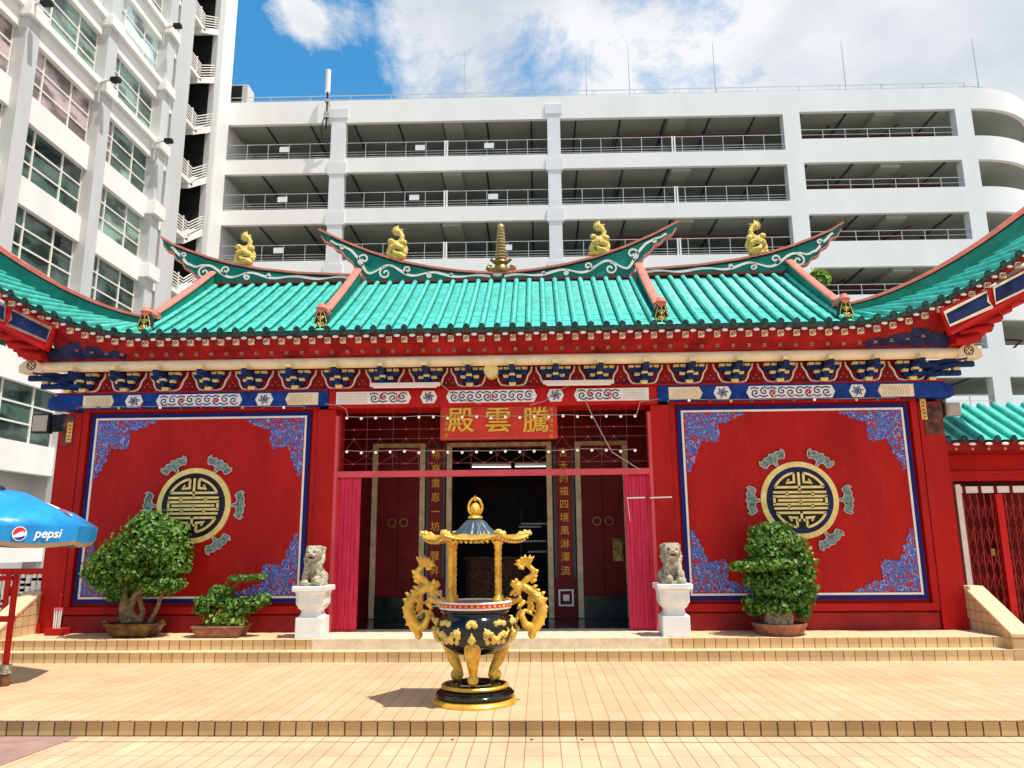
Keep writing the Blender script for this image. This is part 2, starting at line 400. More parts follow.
# drain strip seam along the kerb foot
g = MB(); g.box(-16, 16, YC-.19, YC-.185, .001, .003); struct(g.build('expansion_joint', M['curb']))
for i, hx in enumerate((452.5,531.5,582)):
    p = atz(hx, 739.5, .003); g = MB(); g.lathe([(0,.004),(.014,.004),(.012,.006),(0,.006)], (p.x, p.y, 0), 10); struct(g.build('drain_hole', M['dark']))
# steps (risers and treads are separate sheets so each carries its own tile)
XL, XR = at(8, 655, YS1).x, 16
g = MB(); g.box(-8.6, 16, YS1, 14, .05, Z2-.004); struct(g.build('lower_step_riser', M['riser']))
g = MB(); g.box(-8.6, 16, YS1-.012, 14.0, Z2-.003, Z2+.008); struct(g.build('lower_step_tread', M['tread'], bevel=.004))
XL2, XR2 = AX-6.80, AX+6.88
xa, xb = at(312, 640, YS2).x, at(668, 640, YS2).x
g = MB(); g.box(XL2, xa-.001, YS2, YW+.1, Z2, Z3-.004); g.box(xb+.001, XR2, YS2, YW+.1, Z2, Z3-.004); struct(g.build('upper_step_riser', M['riser']))
g = MB(); g.box(XL2, xa-.001, YS2-.012, YW+.1, Z3-.003, Z3+.006); g.box(xb+.001, XR2, YS2-.012, YW+.1, Z3-.003, Z3+.006); struct(g.build('upper_step_tread', M['tread'], bevel=.004))
g = MB(); g.box(xa, xb, YS2-.014, YW+.3, Z2, Z3+.010); struct(g.build('threshold_slab', M['slabstone'], bevel=.006))
# hall floor
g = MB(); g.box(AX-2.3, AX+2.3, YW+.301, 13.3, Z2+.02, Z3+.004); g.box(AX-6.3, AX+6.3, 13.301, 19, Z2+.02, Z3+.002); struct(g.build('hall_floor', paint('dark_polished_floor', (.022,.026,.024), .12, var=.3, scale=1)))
# cheek walls beside the steps
def cheek(sgn):
    c0 = 6.60 if sgn > 0 else 6.58
    x0 = AX + sgn*(c0-.10); x1 = AX + sgn*(c0+.14)
    if x0 > x1: x0, x1 = x1, x0
    e = empty('cheek_wall', (AX+sgn*c0, 10.5, Z2), 'tiled sloping cheek wall at the %s end of the temple steps' % ('right' if sgn > 0 else 'left'), 'wall', 'cheek walls of the steps')
    m = MB()
    prof = [(YS1-.01, Z1), (YS1-.01, Z2+.16), (11.05, .93), (11.05+.18, .93), (11.23, Z1)]
    vs = [(x0, p[0], p[1]) for p in prof] + [(x1, p[0], p[1]) for p in prof]; n = len(prof)
    m.add(vs, [tuple(range(n)), tuple(range(2*n-1, n-1, -1))] + [(i, i+n, (i+1)%n+n, (i+1)%n) for i in range(n)])
    m.build('wall_body', M['riser_side'], e)
    k = MB()
    pr = [(YS1-.03, Z2+.155), (YS1-.03, Z2+.19), (11.04, .97), (11.25, .97), (11.25, .935), (11.045, .935)]
    x0 -= .012; x1 += .012; n = len(pr)
    vs = [(x0, p[0], p[1]+.004) for p in pr] + [(x1, p[0], p[1]+.004) for p in pr]
    k.add(vs, [tuple(range(n)), tuple(range(2*n-1, n-1, -1))] + [(i, i+n, (i+1)%n+n, (i+1)%n) for i in range(n)])
    k.build('coping', M['tread'], e)
cheek(1); cheek(-1)
# ------------------------------------------------------------------ THE TEMPLE
T = empty('temple', (AX, YW, Z3), 'red temple hall with turquoise tiled roof, blue bracketed frieze and open doorway', 'temple')
UL, UR = -6.5, 6.5
ZT = 3.56            # top of wall, underside of the painted beam
def X(u): return AX + u
M['palescroll'] = paint('pale_blue_scroll_paint', (.12,.19,.48), .5)
M['medal'] = paint('yellow_cream_relief_paint', (.86,.66,.24), .5, var=.12, scale=9, dirt=.08)
# wall body: two wings with panels
for sg in (-1, 1):
    u0, u1 = (2.70, 6.02)
    lo, hi = (X(-u1), X(-u0)) if sg < 0 else (X(u0), X(u1))
    zb, zt = .80, 3.545
    w = MB()
    # masonry ring round the recessed field, plinth below
    w.box(min(X(sg*2.58), X(sg*6.08)), max(X(sg*2.58), X(sg*6.08)), YW+.06, YW+.35, Z2, ZT+.5)
    w.build('wall', M['red'], T)
    fr = MB(); fw = .10
    L_, H_ = lo-.13, hi+.13
    fr.box(L_, H_, YW-.02, YW+.07, zb-.15, zb-.045); fr.box(L_, H_, YW-.02, YW+.07, zt+.03, zt+.11)
    fr.box(L_, lo-.035, YW-.02, YW+.07, zb-.045, zt+.03); fr.box(hi+.035, H_, YW-.02, YW+.07, zb-.045, zt+.03)
    fr.build('panel_frame', M['red_frame'], T, bevel=.008)
    pl = MB(); pl.box(L_+.02, H_-.02, YW-.005, YW+.07, Z3+.006, zb-.17); pl.build('plinth', paint('dark_red_plinth_paint', (.30,.012,.012), .5, var=.15), T, bevel=.006)
    P = MB(); P.box(lo+.001, hi-.001, YW+.02, YW+.07, zb+.001, zt-.001)
    panel = P.build('wall_panel', M['red'], T)
    bd = MB(); bw = .062
    for (a0,a1,b0,b1) in ((lo,hi,zb,zb+bw),(lo,hi,zt-bw,zt),(lo,lo+bw,zb+bw,zt-bw),(hi-bw,hi,zb+bw,zt-bw)): bd.box(a0,a1,YW+.012,YW+.022,b0,b1)
    bd.build('blue_border', M['bluetrim'], panel)
    wd = MB(); i0 = bw; ww = .030
    for (a0,a1,b0,b1) in ((lo+i0,hi-i0,zb+i0,zb+i0+ww),(lo+i0,hi-i0,zt-i0-ww,zt-i0),(lo+i0,lo+i0+ww,zb+i0+ww,zt-i0-ww),(hi-i0-ww,hi-i0,zb+i0+ww,zt-i0-ww)): wd.box(a0,a1,YW+.008,YW+.021,b0,b1)
    wd.build('white_line', M['white_trim'], panel)
    # corner scrollwork
    px = [(0,0),(62,0),(60,3),(53,4),(51,7),(45,8),(42,11),(34,11),(34,17),(35,24),(34,30),(28,31),(16,30),(15,35),(12,38),(12,44),(9,47),(8,53),(5,55),(4,62),(0,62)]
    for cx, sx in ((lo+bw+ww+.012, 1), (hi-bw-ww-.012, -1)):
        for cz, sz in ((zb+bw+ww+.012, 1), (zt-bw-ww-.012, -1)):
            k = MB(); k.plate([(cx+sx*p[0]*.0145, cz+sz*p[1]*.0138) for p in px], YW+.010, YW+.022); cs = k.build('corner_scrollwork', M['filigree'], panel)
            rx_, rz_ = cx+sx*.25, cz+sz*.235
            for rr_ in (.035, .075, .12):
                k = MB(); k.stroke([(rx_+rr_*(1+.10*math.cos(t*PI/2))*math.cos(t*PI/12), rz_+rr_*(1+.10*math.cos(t*PI/2))*math.sin(t*PI/12)) for t in range(24)], .014, YW+.006, YW+.0105, closed=True); k.build('rosette_ring', M['palescroll'], cs)
            for sp_ in ((.42,.33),(.33,.40),(.60,.09),(.09,.58),(.08,.08),(.43,.42)): k = MB(); k.stroke(spiral(cx+sx*sp_[0], cz+sz*sp_[1], .035, 1.0, 0, sx), .011, YW+.006, YW+.0105); k.build('curl', M['palescroll'], cs)
    # medallion
    cx = X(-4.39) if sg < 0 else X(4.24)
    c2 = at(194 if sg < 0 else 799.5, 505.5 if sg < 0 else 500, YW)
    cx, cz = c2.x, c2.z; RR = .545
    circ = lambda r, n=48: [(cx+r*math.cos(2*PI*i/n), cz+r*math.sin(2*PI*i/n)) for i in range(n)]
    mm = MB(); mm.plate(circ(RR), YW-.02, YW+.021)
    med = mm.build('medallion', M['medal'], T, bevel=.004)
    m2 = MB(); m2.plate(circ(RR*.86), YW-.024, YW-.021); m2.build('dark_ring', M['navy'] if sg > 0 else M['blackmatte'], med)
    m3 = MB(); m3.plate(circ(RR*.745), YW-.029, YW-.025); m3.build('dark_field', M['blackmatte'], med)
    s_ = MB(); q = RR*.74; sw = .033; ya, yb = YW-.042, YW-.028
    def S(pts, w_=sw): s_.stroke([(cx+p[0]*q, cz+p[1]*q) for p in pts], w_, ya, yb)
    def ch(z): return math.sqrt(max(0, 1-z*z))*.96
    for top in (1, -1):
        arc = [(.17,.93*top)] + [(.96*math.sin(t), .96*top*math.cos(t)) for t in [R(a_) for a_ in range(14,66,6)]]
        for sx in (-1, 1):
            S([(sx*p[0], p[1]) for p in arc]); S([(sx*.17, .93*top), (sx*.17, .62*top), (sx*.45, .60*top), (sx*.34,.72*top)])
            S([(sx*.05, .445*top), (sx*ch(.445), .445*top)])
        S([(0,.97*top),(0,.34*top)] if top > 0 else [(-.17,-.70),(.17,-.70)], sw)
    S([(-.05,.445),(.05,.445)]); S([(0,-.47),(0,-.74)])
    S([(-ch(.27),.27),(ch(.27),.27)]); S([(-ch(.27),-.29),(ch(.27),-.29)])
    for zz_ in (.125, -.01, -.145):
        S([(-ch(.1)*.99, zz_),(ch(.1)*.99, zz_)] if zz_ != -.01 else [(-.78,zz_),(.78,zz_)])
    S([(-.9,.125),(-.9,-.145)]); S([(.9,.125),(.9,-.145)])
    for xx_ in (-.45, .45): S([(xx_,.27),(xx_,.125)]); S([(xx_*.9,-.145),(xx_*.9,-.29)])
    S([(0,.27),(0,.36)]); S([(0,-.01),(0,-.145)])
    s_.build('longevity_pattern', M['medal'], med)
    # bats round the medallion
    bat = [(-.02,.0),(-.04,.08),(-.12,.10),(-.20,.06),(-.25,.10),(-.285,.18),(-.25,.235),(-.225,.215),(-.245,.18),(-.20,.205),(-.13,.24),(-.06,.225),(0,.26),(.06,.225),(.13,.24),(.20,.205),(.245,.18),(.225,.215),(.25,.235),(.285,.18),(.25,.10),(.20,.06),(.12,.10),(.04,.08),(.02,0)]
    for an in (120, 60, 180, 0, -55, -125):
        th = R(an); k = MB(); o_ = MB()
        def TR(p, sc=1.0):
            r_ = RR+.01+p[1]*.78; s2 = p[0]*.72
            return (cx + r_*math.cos(th) - s2*math.sin(th)*sc, cz + r_*math.sin(th) + s2*math.cos(th)*sc)
        k.plate([TR(p) for p in bat], YW-.006, YW+.021)
        bo = k.build('bat', M['grey_teal'], T)
        o_.stroke([TR(p) for p in bat], .011, YW-.012, YW-.005, closed=True)
        o_.build('bat_outline', paint('pale_bat_outline', (.55,.50,.42), .6, var=.2, scale=20), bo)
# piers
def pier(u0, u1, y0, y1, z0=Z3, z1=ZT):
    k = MB(); k.box(X(u0), X(u1), y0, y1, z0, z1); return k.build('pier', M['red'], T, bevel=.006)
for s in (-1, 1):
    a0, a1 = sorted((s*6.16, s*6.50)); pier(a0, a1, YW-.02, 17, Z1)
    a0, a1 = sorted((s*2.31, s*2.575)); pier(a0, a1, YW-.06, YW+.5)
    # thin edge moulding between pier and frame
    a0, a1 = sorted((s*6.085, s*6.158)); k = MB(); k.box(X(a0), X(a1), YW+.03, YW+.3, Z3, ZT); k.build('pier_groove', M['red_dark'], T)
    a0, a1 = sorted((s*6.42, s*6.585)); k = MB(); k.box(X(a0), X(a1), YW-.05, YW+.1, Z3+.005, Z3+.16); k.build('pier_foot', M['red_frame'], T, bevel=.008)
    # rusty metal strip and yellow notice on the outer pier
    k = MB(); k.box(X(s*6.33)-.10, X(s*6.33)+.16 if s > 0 else X(-6.33)+.06, YW-.032, YW-.021, 3.08, ZT-.04); k.build('rusty_plate', paint('rusty_plate', (.13,.045,.035), .7, var=.5, scale=8), T)
    pp = at(70, 431, YW-.03) if s < 0 else at(923, 408, YW-.03)
    k = MB(); k.box(pp.x-.04, pp.x+.04, YW-.045, YW-.036, pp.z-.17, pp.z+.13)
    nb = k.build('paper_notice', M['gold_pale'], T)
    k = MB()
    for i in range(5): k.cbox((pp.x, YW-.047, pp.z-.13+i*.052), .038, .003, .022)
    k.build('notice_marks', M['red_print'], nb)
# ---- painted tie beam with cartouches
zb0, zb1 = 3.585, 3.835
for s in (-1, 1):
    k = MB(); a0, a1 = sorted((s*2.42, s*6.52)); k.box(X(a0), X(a1), YW-.12, YW+.4, zb0+.02, zb1)
    k.build('blue_tie_beam', M['blue'], T, bevel=.006)
k = MB(); k.box(X(-2.418), X(2.418), YW-.10, YW+.4, zb0-.02, zb1); k.build('red_tie_beam', M['red_bright'], T, bevel=.006)
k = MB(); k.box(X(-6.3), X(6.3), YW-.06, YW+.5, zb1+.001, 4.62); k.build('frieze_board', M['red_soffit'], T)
k = MB(); k.box(X(-6.55), X(6.55), YW-.135, YW+.3, zb1+.002, zb1+.018); k.build('beam_edge', M['red_frame'], T)
for s in (-1,1):
    k = MB()
    a0, a1 = sorted((s*6.521, s*6.62)); k.box(X(a0), X(a1), YW-.10, YW+.1, zb0+.02, zb1-.02)
    a0, a1 = sorted((s*6.621, s*6.68)); k.box(X(a0), X(a1), YW-.07, YW+.05, zb0+.05, zb1-.05)
    k.build('beam_end', M['blue'], T, bevel=.01)
def cart(x0, x1, style, ends=(1,1)):
    p0 = at(x0, 397, YW-.14); p1 = at(x1, 397, YW-.14)
    X0, X1 = p0.x, p1.x; z0, z1 = zb0+.035, zb1-.03; zm = (z0+z1)/2; e = .045
    pts = [(X0+e*ends[0], z0)] + [(X1-e*ends[1], z0)] + ([(X1, zm)] if ends[1] else []) + [(X1-e*ends[1], z1), (X0+e*ends[0], z1)] + ([(X0, zm)] if ends[0] else [])
    k = MB(); k.plate(pts, YW-.132, YW-.099)
    o = k.build('cartouche', M['cream'] if style == 'plain' else M['white_trim'], T, bevel=.003)
    w_ = X1-X0
    if style == 'plain':
        j = MB(); n = int(w_/.05)
        for i in range(n): j.stroke([(X0+.06+i*.05*(w_-.1)/w_, z0+.03), (X0+.085+i*.05*(w_-.1)/w_, zm), (X0+.06+i*.05*(w_-.1)/w_, z1-.03)], .006, YW-.136, YW-.131)
        j.build('chevron_lines', paint('ochre_line', (.50,.36,.16), .5), o)
    else:
        j = MB(); ya, yb = YW-.137, YW-.131
        if style == 'hex':
            for a in range(6):
                t = a*PI/3; j.stroke(spiral((X0+X1)/2+.05*math.cos(t), zm+.045*math.sin(t), .028, .9, t), .013, ya, yb)
            j.plate([((X0+X1)/2+.022*math.cos(t*PI/4), zm+.022*math.sin(t*PI/4)) for t in range(8)], ya, yb)
            j.build('flower_motif', M['scroll_blue'], o)
        else:
            lo_, hi_ = (X0+.06, X1-.06)
            if style == 'halfL': lo_ = X0 + w_*.45
            if style == 'halfR': hi_ = X0 + w_*.62
            n = max(4, round((hi_-lo_)/.125)); st = (hi_-lo_)/n
            for i in range(n):
                c = lo_+st*(i+.5); sg2 = 1 if i % 2 else -1
                j.stroke(spiral(c, zm+.012*sg2, .055, 1.15, PI/2*sg2, sg2, 16), .016, ya, yb)
                j.stroke([(c-st*.5, zm-.05*sg2), (c-st*.1, zm-.068*sg2), (c+st*.4, zm-.05*sg2)], .016, ya, yb)
                j.stroke([(c-st*.2, zm+.05*sg2), (c+st*.1, zm+.072*sg2), (c+st*.5, zm+.045*sg2)], .012, ya, yb)
            j.build('scroll_motif', M['scroll_blue'], o)
            for fr_ in ((.28,.72) if style == 'long' else (.3,.75) if style != 'longc' else (.5,)):
                c = lo_+(hi_-lo_)*fr_; r_ = MB()
                for a in range(6): r_.plate([(c+.012*math.cos(a*PI/3+.5), zm+.012*math.sin(a*PI/3+.5)), (c+.045*math.cos(a*PI/3+.2), zm+.045*math.sin(a*PI/3+.2)), (c+.05*math.cos(a*PI/3), zm+.05*math.sin(a*PI/3)), (c+.012*math.cos(a*PI/3-.5), zm+.012*math.sin(a*PI/3-.5))], YW-.140, YW-.1315)
                r_.build('red_flower', M['red_print'], o)
        if style.startswith('half'):
            j = MB(); a0, a1 = (X0+.04, lo_-.05) if style == 'halfL' else (hi_+.05, X1-.04)
            for i in range(7): zz_ = z0+.025+i*(z1-z0-.05)/6; j.box(a0, a1, YW-.135, YW-.1315, zz_-.002, zz_+.002)
            j.build('ruled_lines', paint('ochre_rule', (.55,.42,.22), .5), o)
for c in ((83,114,'plain',(0,1)),(125,143,'hex',(1,1)),(156,242,'long',(1,1)),(255,273,'hex',(1,1)),(285,318,'plain',(1,0)),
          (336,411,'halfL',(0,1)),(420,437,'hex',(1,1)),(446,537,'longc',(1,1)),(547,564,'hex',(1,1)),(574,649,'halfR',(1,0)),
          (669,703,'plain',(0,1)),(714,732,'hex',(1,1)),(747,836,'long',(1,1)),(850,867,'hex',(1,1)),(879,915,'plain',(1,0))): cart(*c)
# ---- frieze: brackets, cups and bells
ub = [-6.14+.6105*i*1.0 for i in range(21)]
u_bells = [at(x, 378, YW-.1).x-AX for x in (106,147,189,232,275,318,362,407,449,491,534,577,621,666,711,757,801,845,889.5)]
ub = [u_bells[0]-.31] + [(u_bells[i]+u_bells[i+1])/2 for i in range(18)] + [u_bells[-1]+.31]
z0 = zb1+.02
def bracket_meshes():
    a = MB(); yf = YW-.20
    def arm(w, z, y0, y1, h=.065):
        a.plate([(-w/2, z+h), (-w/2, z+h*.45), (-w/2+.035, z), (w/2-.035, z), (w/2, z+h*.45), (w/2, z+h)], y0, y1)
    arm(.26, .055, YW-.16, YW-.062); arm(.43, .165, YW-.20, YW-.062); 
    a.box(-.033, .033, YW-.27, YW-.062, .06, .14); a.box(-.033, .033, YW-.50, YW-.062, .175, .248)
    a.box(-.20, .20, YW-.12, YW-.062, .235, .27)
    D = []
    def dou(x, z, y, w=.085, h=.045):
        d_ = MB(); D.append(d_)
        d_.add([(x-w/2*.75,y-w/2*.75,z),(x+w/2*.75,y-w/2*.75,z),(x+w/2*.75,y+w/2*.75,z),(x-w/2*.75,y+w/2*.75,z),(x-w/2,y-w/2,z+h*.5),(x+w/2,y-w/2,z+h*.5),(x+w/2,y+w/2,z+h*.5),(x-w/2,y+w/2,z+h*.5),(x-w/2,y-w/2,z+h),(x+w/2,y-w/2,z+h),(x+w/2,y+w/2,z+h),(x-w/2,y+w/2,z+h)],
            [(3,2,1,0),(0,1,5,4),(1,2,6,5),(2,3,7,6),(3,0,4,7),(4,5,9,8),(5,6,10,9),(6,7,11,10),(7,4,8,11),(8,9,10,11)])
    dou(0, .003, YW-.12, .10, .05)
    for x in (-.095, 0, .095): dou(x, .122, YW-.13 if x else YW-.235, .08)
    for x in (-.18, -.085, .085, .18): dou(x, .232, YW-.155, .08)
    dou(0, .2485, YW-.475, .11, .055)
    return a, D
A_, D_ = bracket_meshes()
for mbx in [A_]+D_: mbx.v = [(p[0]+AX, p[1], p[2]+Z3) for p in mbx.v]
br0 = A_.build('bracket', M['bracket'], T)
for d_ in D_: d_.build('bearing_block', M['block'], br0)
for i, u in enumerate(ub):
    o = br0 if i == 0 else copy_tree(br0, parent=T)
    o.location = (u, 0, z0-Z3)
cup = [(-.285,.30),(-.275,.235),(-.225,.165),(-.205,.09),(-.17,.035),(-.10,.018),(.10,.018),(.17,.035),(.205,.09),(.225,.165),(.275,.235),(.285,.30)]
k = MB(); k.stroke([(AX+p[0], Z3+p[1]) for p in cup], .023, YW-.080, YW-.059)
cup0 = k.build('cup_outline', M['white_trim'], T)
for i, u in enumerate(ub):
    o = cup0 if i == 0 else copy_tree(cup0, parent=T)
    o.location = (u, 0, z0-Z3)
k = MB()
for dx, dz in ((-.045,.08),(.045,.08),(0,.13)): k.ball((AX+dx, YW-.064, Z3+dz), (.012,.006,.012), 8, 6)
dt0 = k.build('bell_dots', M['pink'], T)
for i, u in enumerate(u_bells):
    if i == 9: continue
    o = dt0 if i == 0 else copy_tree(dt0, parent=T)
    o.location = (u, 0, z0-Z3)
dt0.location = (u_bells[0], 0, z0-Z3)
c = at(491, 370, YW-.30); k = MB(); k.plate([(c.x+.105*math.cos(t*PI/12), c.z+.105*math.sin(t*PI/12)) for t in range(24)], YW-.31, YW-.12); k.build('round_plaque', M['block'], T, bevel=.006)
# corner bracket arms sticking out sideways
for s in (-1, 1):
    k = MB(); dl = []
    for (ua, z, y) in ((6.95, .225, YW-.16), (6.78, .11, YW-.10)):
        a0, a1 = sorted((s*6.2, s*ua)); k.box(X(a0), X(a1), y-.035, y+.035, z0+z-.045, z0+z+.03)
        dl += [(X(s*(ua-.06)), y, z0+z+.055), (X(s*(ua-.22)), y, z0+z+.055)]
    for j in range(3):
        k.bar((X(s*6.3), YW-.05, z0+.06+j*.09), (X(s*(6.5+j*.12)), YW-.2-j*.1, z0+.09+j*.09), .06, .06)
    dl.append((X(s*6.36), YW-.1, z0+.02))
    k.plate([(X(s*6.22), z0), (X(s*6.45), z0), (X(s*6.5), z0+.10), (X(s*6.7), z0+.2), (X(s*6.9), z0+.33), (X(s*6.22), z0+.33)], YW+.02, YW+.10)
    o = k.build('corner_bracket', M['bracket'], T, bevel=.006); 
    for c_ in dl: d_ = MB(); d_.cbox(c_, .095, .10, .045); d_.build('bearing_block', M['block'], o, bevel=.008)
# ---- purlin with coin ends
pc = at(500, 360.3, 10.73); zp = pc.z; rp_ = .078
k = MB(); k.tube([(X(-6.66), 10.73, zp), (X(6.66), 10.73, zp)], rp_, 20)
pur = k.build('eaves_purlin', M['cream'], T, smooth=True, auto=40)
for s in (-1, 1):
    c = (X(s*6.78), 10.66, zp); k = MB()
    k.plate([(c[0]-.17, c[2]-.09), (c[0]+.17, c[2]-.09), (c[0]+.175, c[2]+.02), (c[0]+.06, c[2]+.11), (c[0]-.06, c[2]+.11), (c[0]-.175, c[2]+.02)], 10.64, 10.82)
    o = k.build('purlin_end_block', M['cream'], T, bevel=.012)
    c = (c[0]-s*.02, c[1], c[2]+.012)
    k = MB(); k.stroke([(c[0]+.062*math.cos(t*PI/10), c[2]+.062*math.sin(t*PI/10)) for t in range(20)], .012, 10.632, 10.641, closed=True)
    for a in range(4): t = a*PI/2; k.plate([(c[0]+.042*math.cos(t-.3), c[2]+.042*math.sin(t-.3)), (c[0]+.046*math.cos(t+.3), c[2]+.046*math.sin(t+.3)), (c[0]+.02*math.cos(t+.4), c[2]+.02*math.sin(t+.4)), (c[0]+.02*math.cos(t-.4), c[2]+.02*math.sin(t-.4))], 10.634, 10.641)
    k.build('coin_motif', M['blackmatte'], o)
M['joint_shade'] = paint('shaded_tile_joint', (.006,.16,.13), .5, var=.3, scale=6)  # joint beside each rib, darkened to paint in the rib's shaded side
# ---- roof geometry
YE, YR = 10.42, 12.66
ZSQ = at(500, 337, YE).z; ZLIP = at(500, 327.5, YE).z; ZRG = at(500, 281.5, YR).z
def lift(u): a = abs(u)-5.0; return .171*max(0, a)**1.87
def hipz(u): a = abs(u)-5.0; return 4.93+.277*max(0, a)**1.55
def yeave(u): return YE - .035*max(0, abs(u)-5.0)**1.3
def yhip(u): return 10.78 - .09*max(0, abs(u)-5.0)
SP = .2215; UE = 37*SP; UM = 23*SP
prof = [(-.5,.004),(-.235,0),(-.215,-.012),(-.185,.030),(-.12,.052),(0,.060),(.12,.052),(.185,.030),(.20,-.010),(.21,0),(.5,.004)]
def rib_cols(u0, u1):
    cols = []; n = round((u1-u0)/SP); st = (u1-u0)/n
    for i in range(n):
        c = u0+st*(i+.5)
        for a, h in prof[(0 if i == 0 else 1):]: cols.append((c+a*st, h))
    return cols
def slope_pt(u, t, h):
    y = yeave(u) + (YR-yeave(u))*t; z = ZLIP + lift(u) + (ZRG-ZLIP-lift(u)*0)*(t*.93+.07*t*t)
    return (X(u), y-h*.5, z+h)
def course(t, n):   # small overlap step of every tile course
    return .007*(1-(t*n) % 1.0)
k = MB(); cols = rib_cols(-UM, UM); ts = []
NC = 9
for i in range(NC): ts += [i/NC, (i+.98)/NC]
vs = []; 
for t in ts:
    for (u, h) in cols: vs.append(slope_pt(u, t, h+course(t, NC)))
n = len(cols); fs = [(i*n+j, i*n+j+1, (i+1)*n+j+1, (i+1)*n+j) for i in range(len(ts)-1) for j in range(n-1)]
k.add(vs, fs); k.m = [1 if cols[f[0] % n][1] < 0 or (cols[f[1] % n][1] < 0) else 0 for f in fs]
# under-surface / back slope
k.build('front_tile_slope', [M['teal'], M['joint_shade']], T, smooth=True, auto=50)
k = MB(); yb_ = 2*YR-YE
k.add([(X(-5.03), YR+.1, ZRG), (X(5.03), YR+.1, ZRG), (X(5.03), yb_, ZLIP), (X(-5.03), yb_, ZLIP)], [(0,1,2,3)])
k.box(X(-8.2), X(8.2), YE+.10, yb_-.1, ZLIP-.16, ZLIP-.12) if False else None
k.build('rear_tile_slope', M['teal'], T)
for s in (-1, 1):
    cols = rib_cols(UM, UE); n = len(cols); vs = []; T2 = [0,.33,.66,1]
    for t in T2:
        for (u, h) in cols:
            ut = u-.60*min(1, u-5.03)*t; y = yeave(ut)*(1-t)+yhip(ut)*t; z0_ = ZLIP+lift(ut); z1_ = hipz(ut)-.11-.09*(ut-5)
            vs.append((X(s*ut), y-h*.5, z0_*(1-t)+max(z1_, z0_+.04)*t+h*(1 if t < 1 else .6)))
    k = MB(); fs = [(i*n+j, i*n+j+1, (i+1)*n+j+1, (i+1)*n+j) if s > 0 else (i*n+j, (i+1)*n+j, (i+1)*n+j+1, i*n+j+1) for i in range(3) for j in range(n-1)]
    k.add(vs, fs); k.build('corner_tile_slope', M['teal'], T, smooth=True, auto=50)
    # swept side roof behind the hip with its soffit
    us = [5.03+(UE-5.03)*i/14 for i in range(15)]; ys_ = [i/10 for i in range(11)]
    for nm, mt, f0, zf, y0_ in (('side_tile_slope', M['teal'], lambda u: hipz(u)-.14-.08*(u-5), lambda u: 5.05-.22*(u-5), lambda u: yhip(u)+.05), ('soffit', M['navy'], lambda u: ZSQ+lift(u)+.02, lambda u: ZSQ-.12, lambda u: yeave(u)+.07)):
        k = MB(); vs = []
        for u in us:
            for f in ys_:
                y = y0_(u)+(11.7-y0_(u))*f; vs.append((X(s*u), y, f0(u)-(.10*f if nm == 'side_tile_slope' else 0)))
        k.add(vs, [(i*11+j, (i+1)*11+j, (i+1)*11+j+1, i*11+j+1) for i in range(14) for j in range(10)]); k.build(nm, mt, T, smooth=True)
    k = MB(); a0, a1 = sorted((s*5.05, s*6.55)); k.box(X(a0), X(a1), 11.3, 15, 4.5, 4.6); k.build('side_roof_slab', M['teal_dark'], T)
    # gable wall under the outer descending ridge
    k = MB(); k.add([(X(s*5.1), YE+.2, ZLIP-.2), (X(s*5.1), yb_-.2, ZLIP-.2), (X(s*5.1), YR, ZRG)], [(0,1,2)]); k.build('gable', M['red'], T)
    # hip ridge band: green plate with pink cap and pink foot line
    us = [4.98+(UE-4.98)*i/24 for i in range(25)]
    def band(f0, f1, d0, d1, nm, mt):
        m_ = MB(); vs = []
        for u in us:
            a = u-5; hb = .15+.115*max(0,a); zt_ = hipz(u); zb_ = zt_-hb; y = yhip(u)
            A = zb_+(zt_-zb_)*f0; B = zb_+(zt_-zb_)*f1
            vs += [(X(s*u), y-d0, A), (X(s*u), y-d0, B), (X(s*u), y+d1, B), (X(s*u), y+d1, A)]
        fs = []
        for i in range(len(us)-1):
            p = 4*i; q_ = p+4
            for j in range(4): fs.append((p+j, q_+j, q_+(j+1)%4, p+(j+1)%4))
        fs += [(0,1,2,3), (4*len(us)-1, 4*len(us)-2, 4*len(us)-3, 4*len(us)-4)]
        m_.add(vs, fs); return m_
    hb = band(0, 1, .03, .05, '', None).build('hip_ridge', M['teal_dark'] , T)
    band(.93, 1.12, .065, .085, '', None).build('ridge_cap', M['pink'], hb)
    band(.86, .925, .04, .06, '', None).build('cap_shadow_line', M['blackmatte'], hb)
    band(-.03, .05, .045, .05, '', None).build('foot_moulding', M['pink'], hb)
# fascia between eaves and purlin, following the eave curve
us = [-UE+2*UE*i/120 for i in range(121)]
def sheet(name, mat, f0, f1, us=us, par=T):
    m_ = MB(); vs = []
    for u in us: vs += [(X(u), *f0(u)), (X(u), *f1(u))]
    m_.add(vs, [(2*i, 2*i+2, 2*i+3, 2*i+1) for i in range(len(us)-1)]); return m_.build(name, mat, par)
usm = [u for u in us if abs(u) <= 6.5]
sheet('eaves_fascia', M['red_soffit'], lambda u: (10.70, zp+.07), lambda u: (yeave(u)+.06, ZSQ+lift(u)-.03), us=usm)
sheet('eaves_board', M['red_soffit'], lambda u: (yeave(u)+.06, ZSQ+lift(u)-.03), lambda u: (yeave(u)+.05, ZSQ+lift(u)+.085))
sheet('tile_bed', M['tile_edge'], lambda u: (yeave(u)+.02, ZLIP+lift(u)-.058), lambda u: (yeave(u)-.012, ZLIP+lift(u)+.004))
sheet('tile_bed_underside', M['tile_edge'], lambda u: (yeave(u)+.10, ZLIP+lift(u)-.06), lambda u: (yeave(u)+.02, ZLIP+lift(u)-.058))
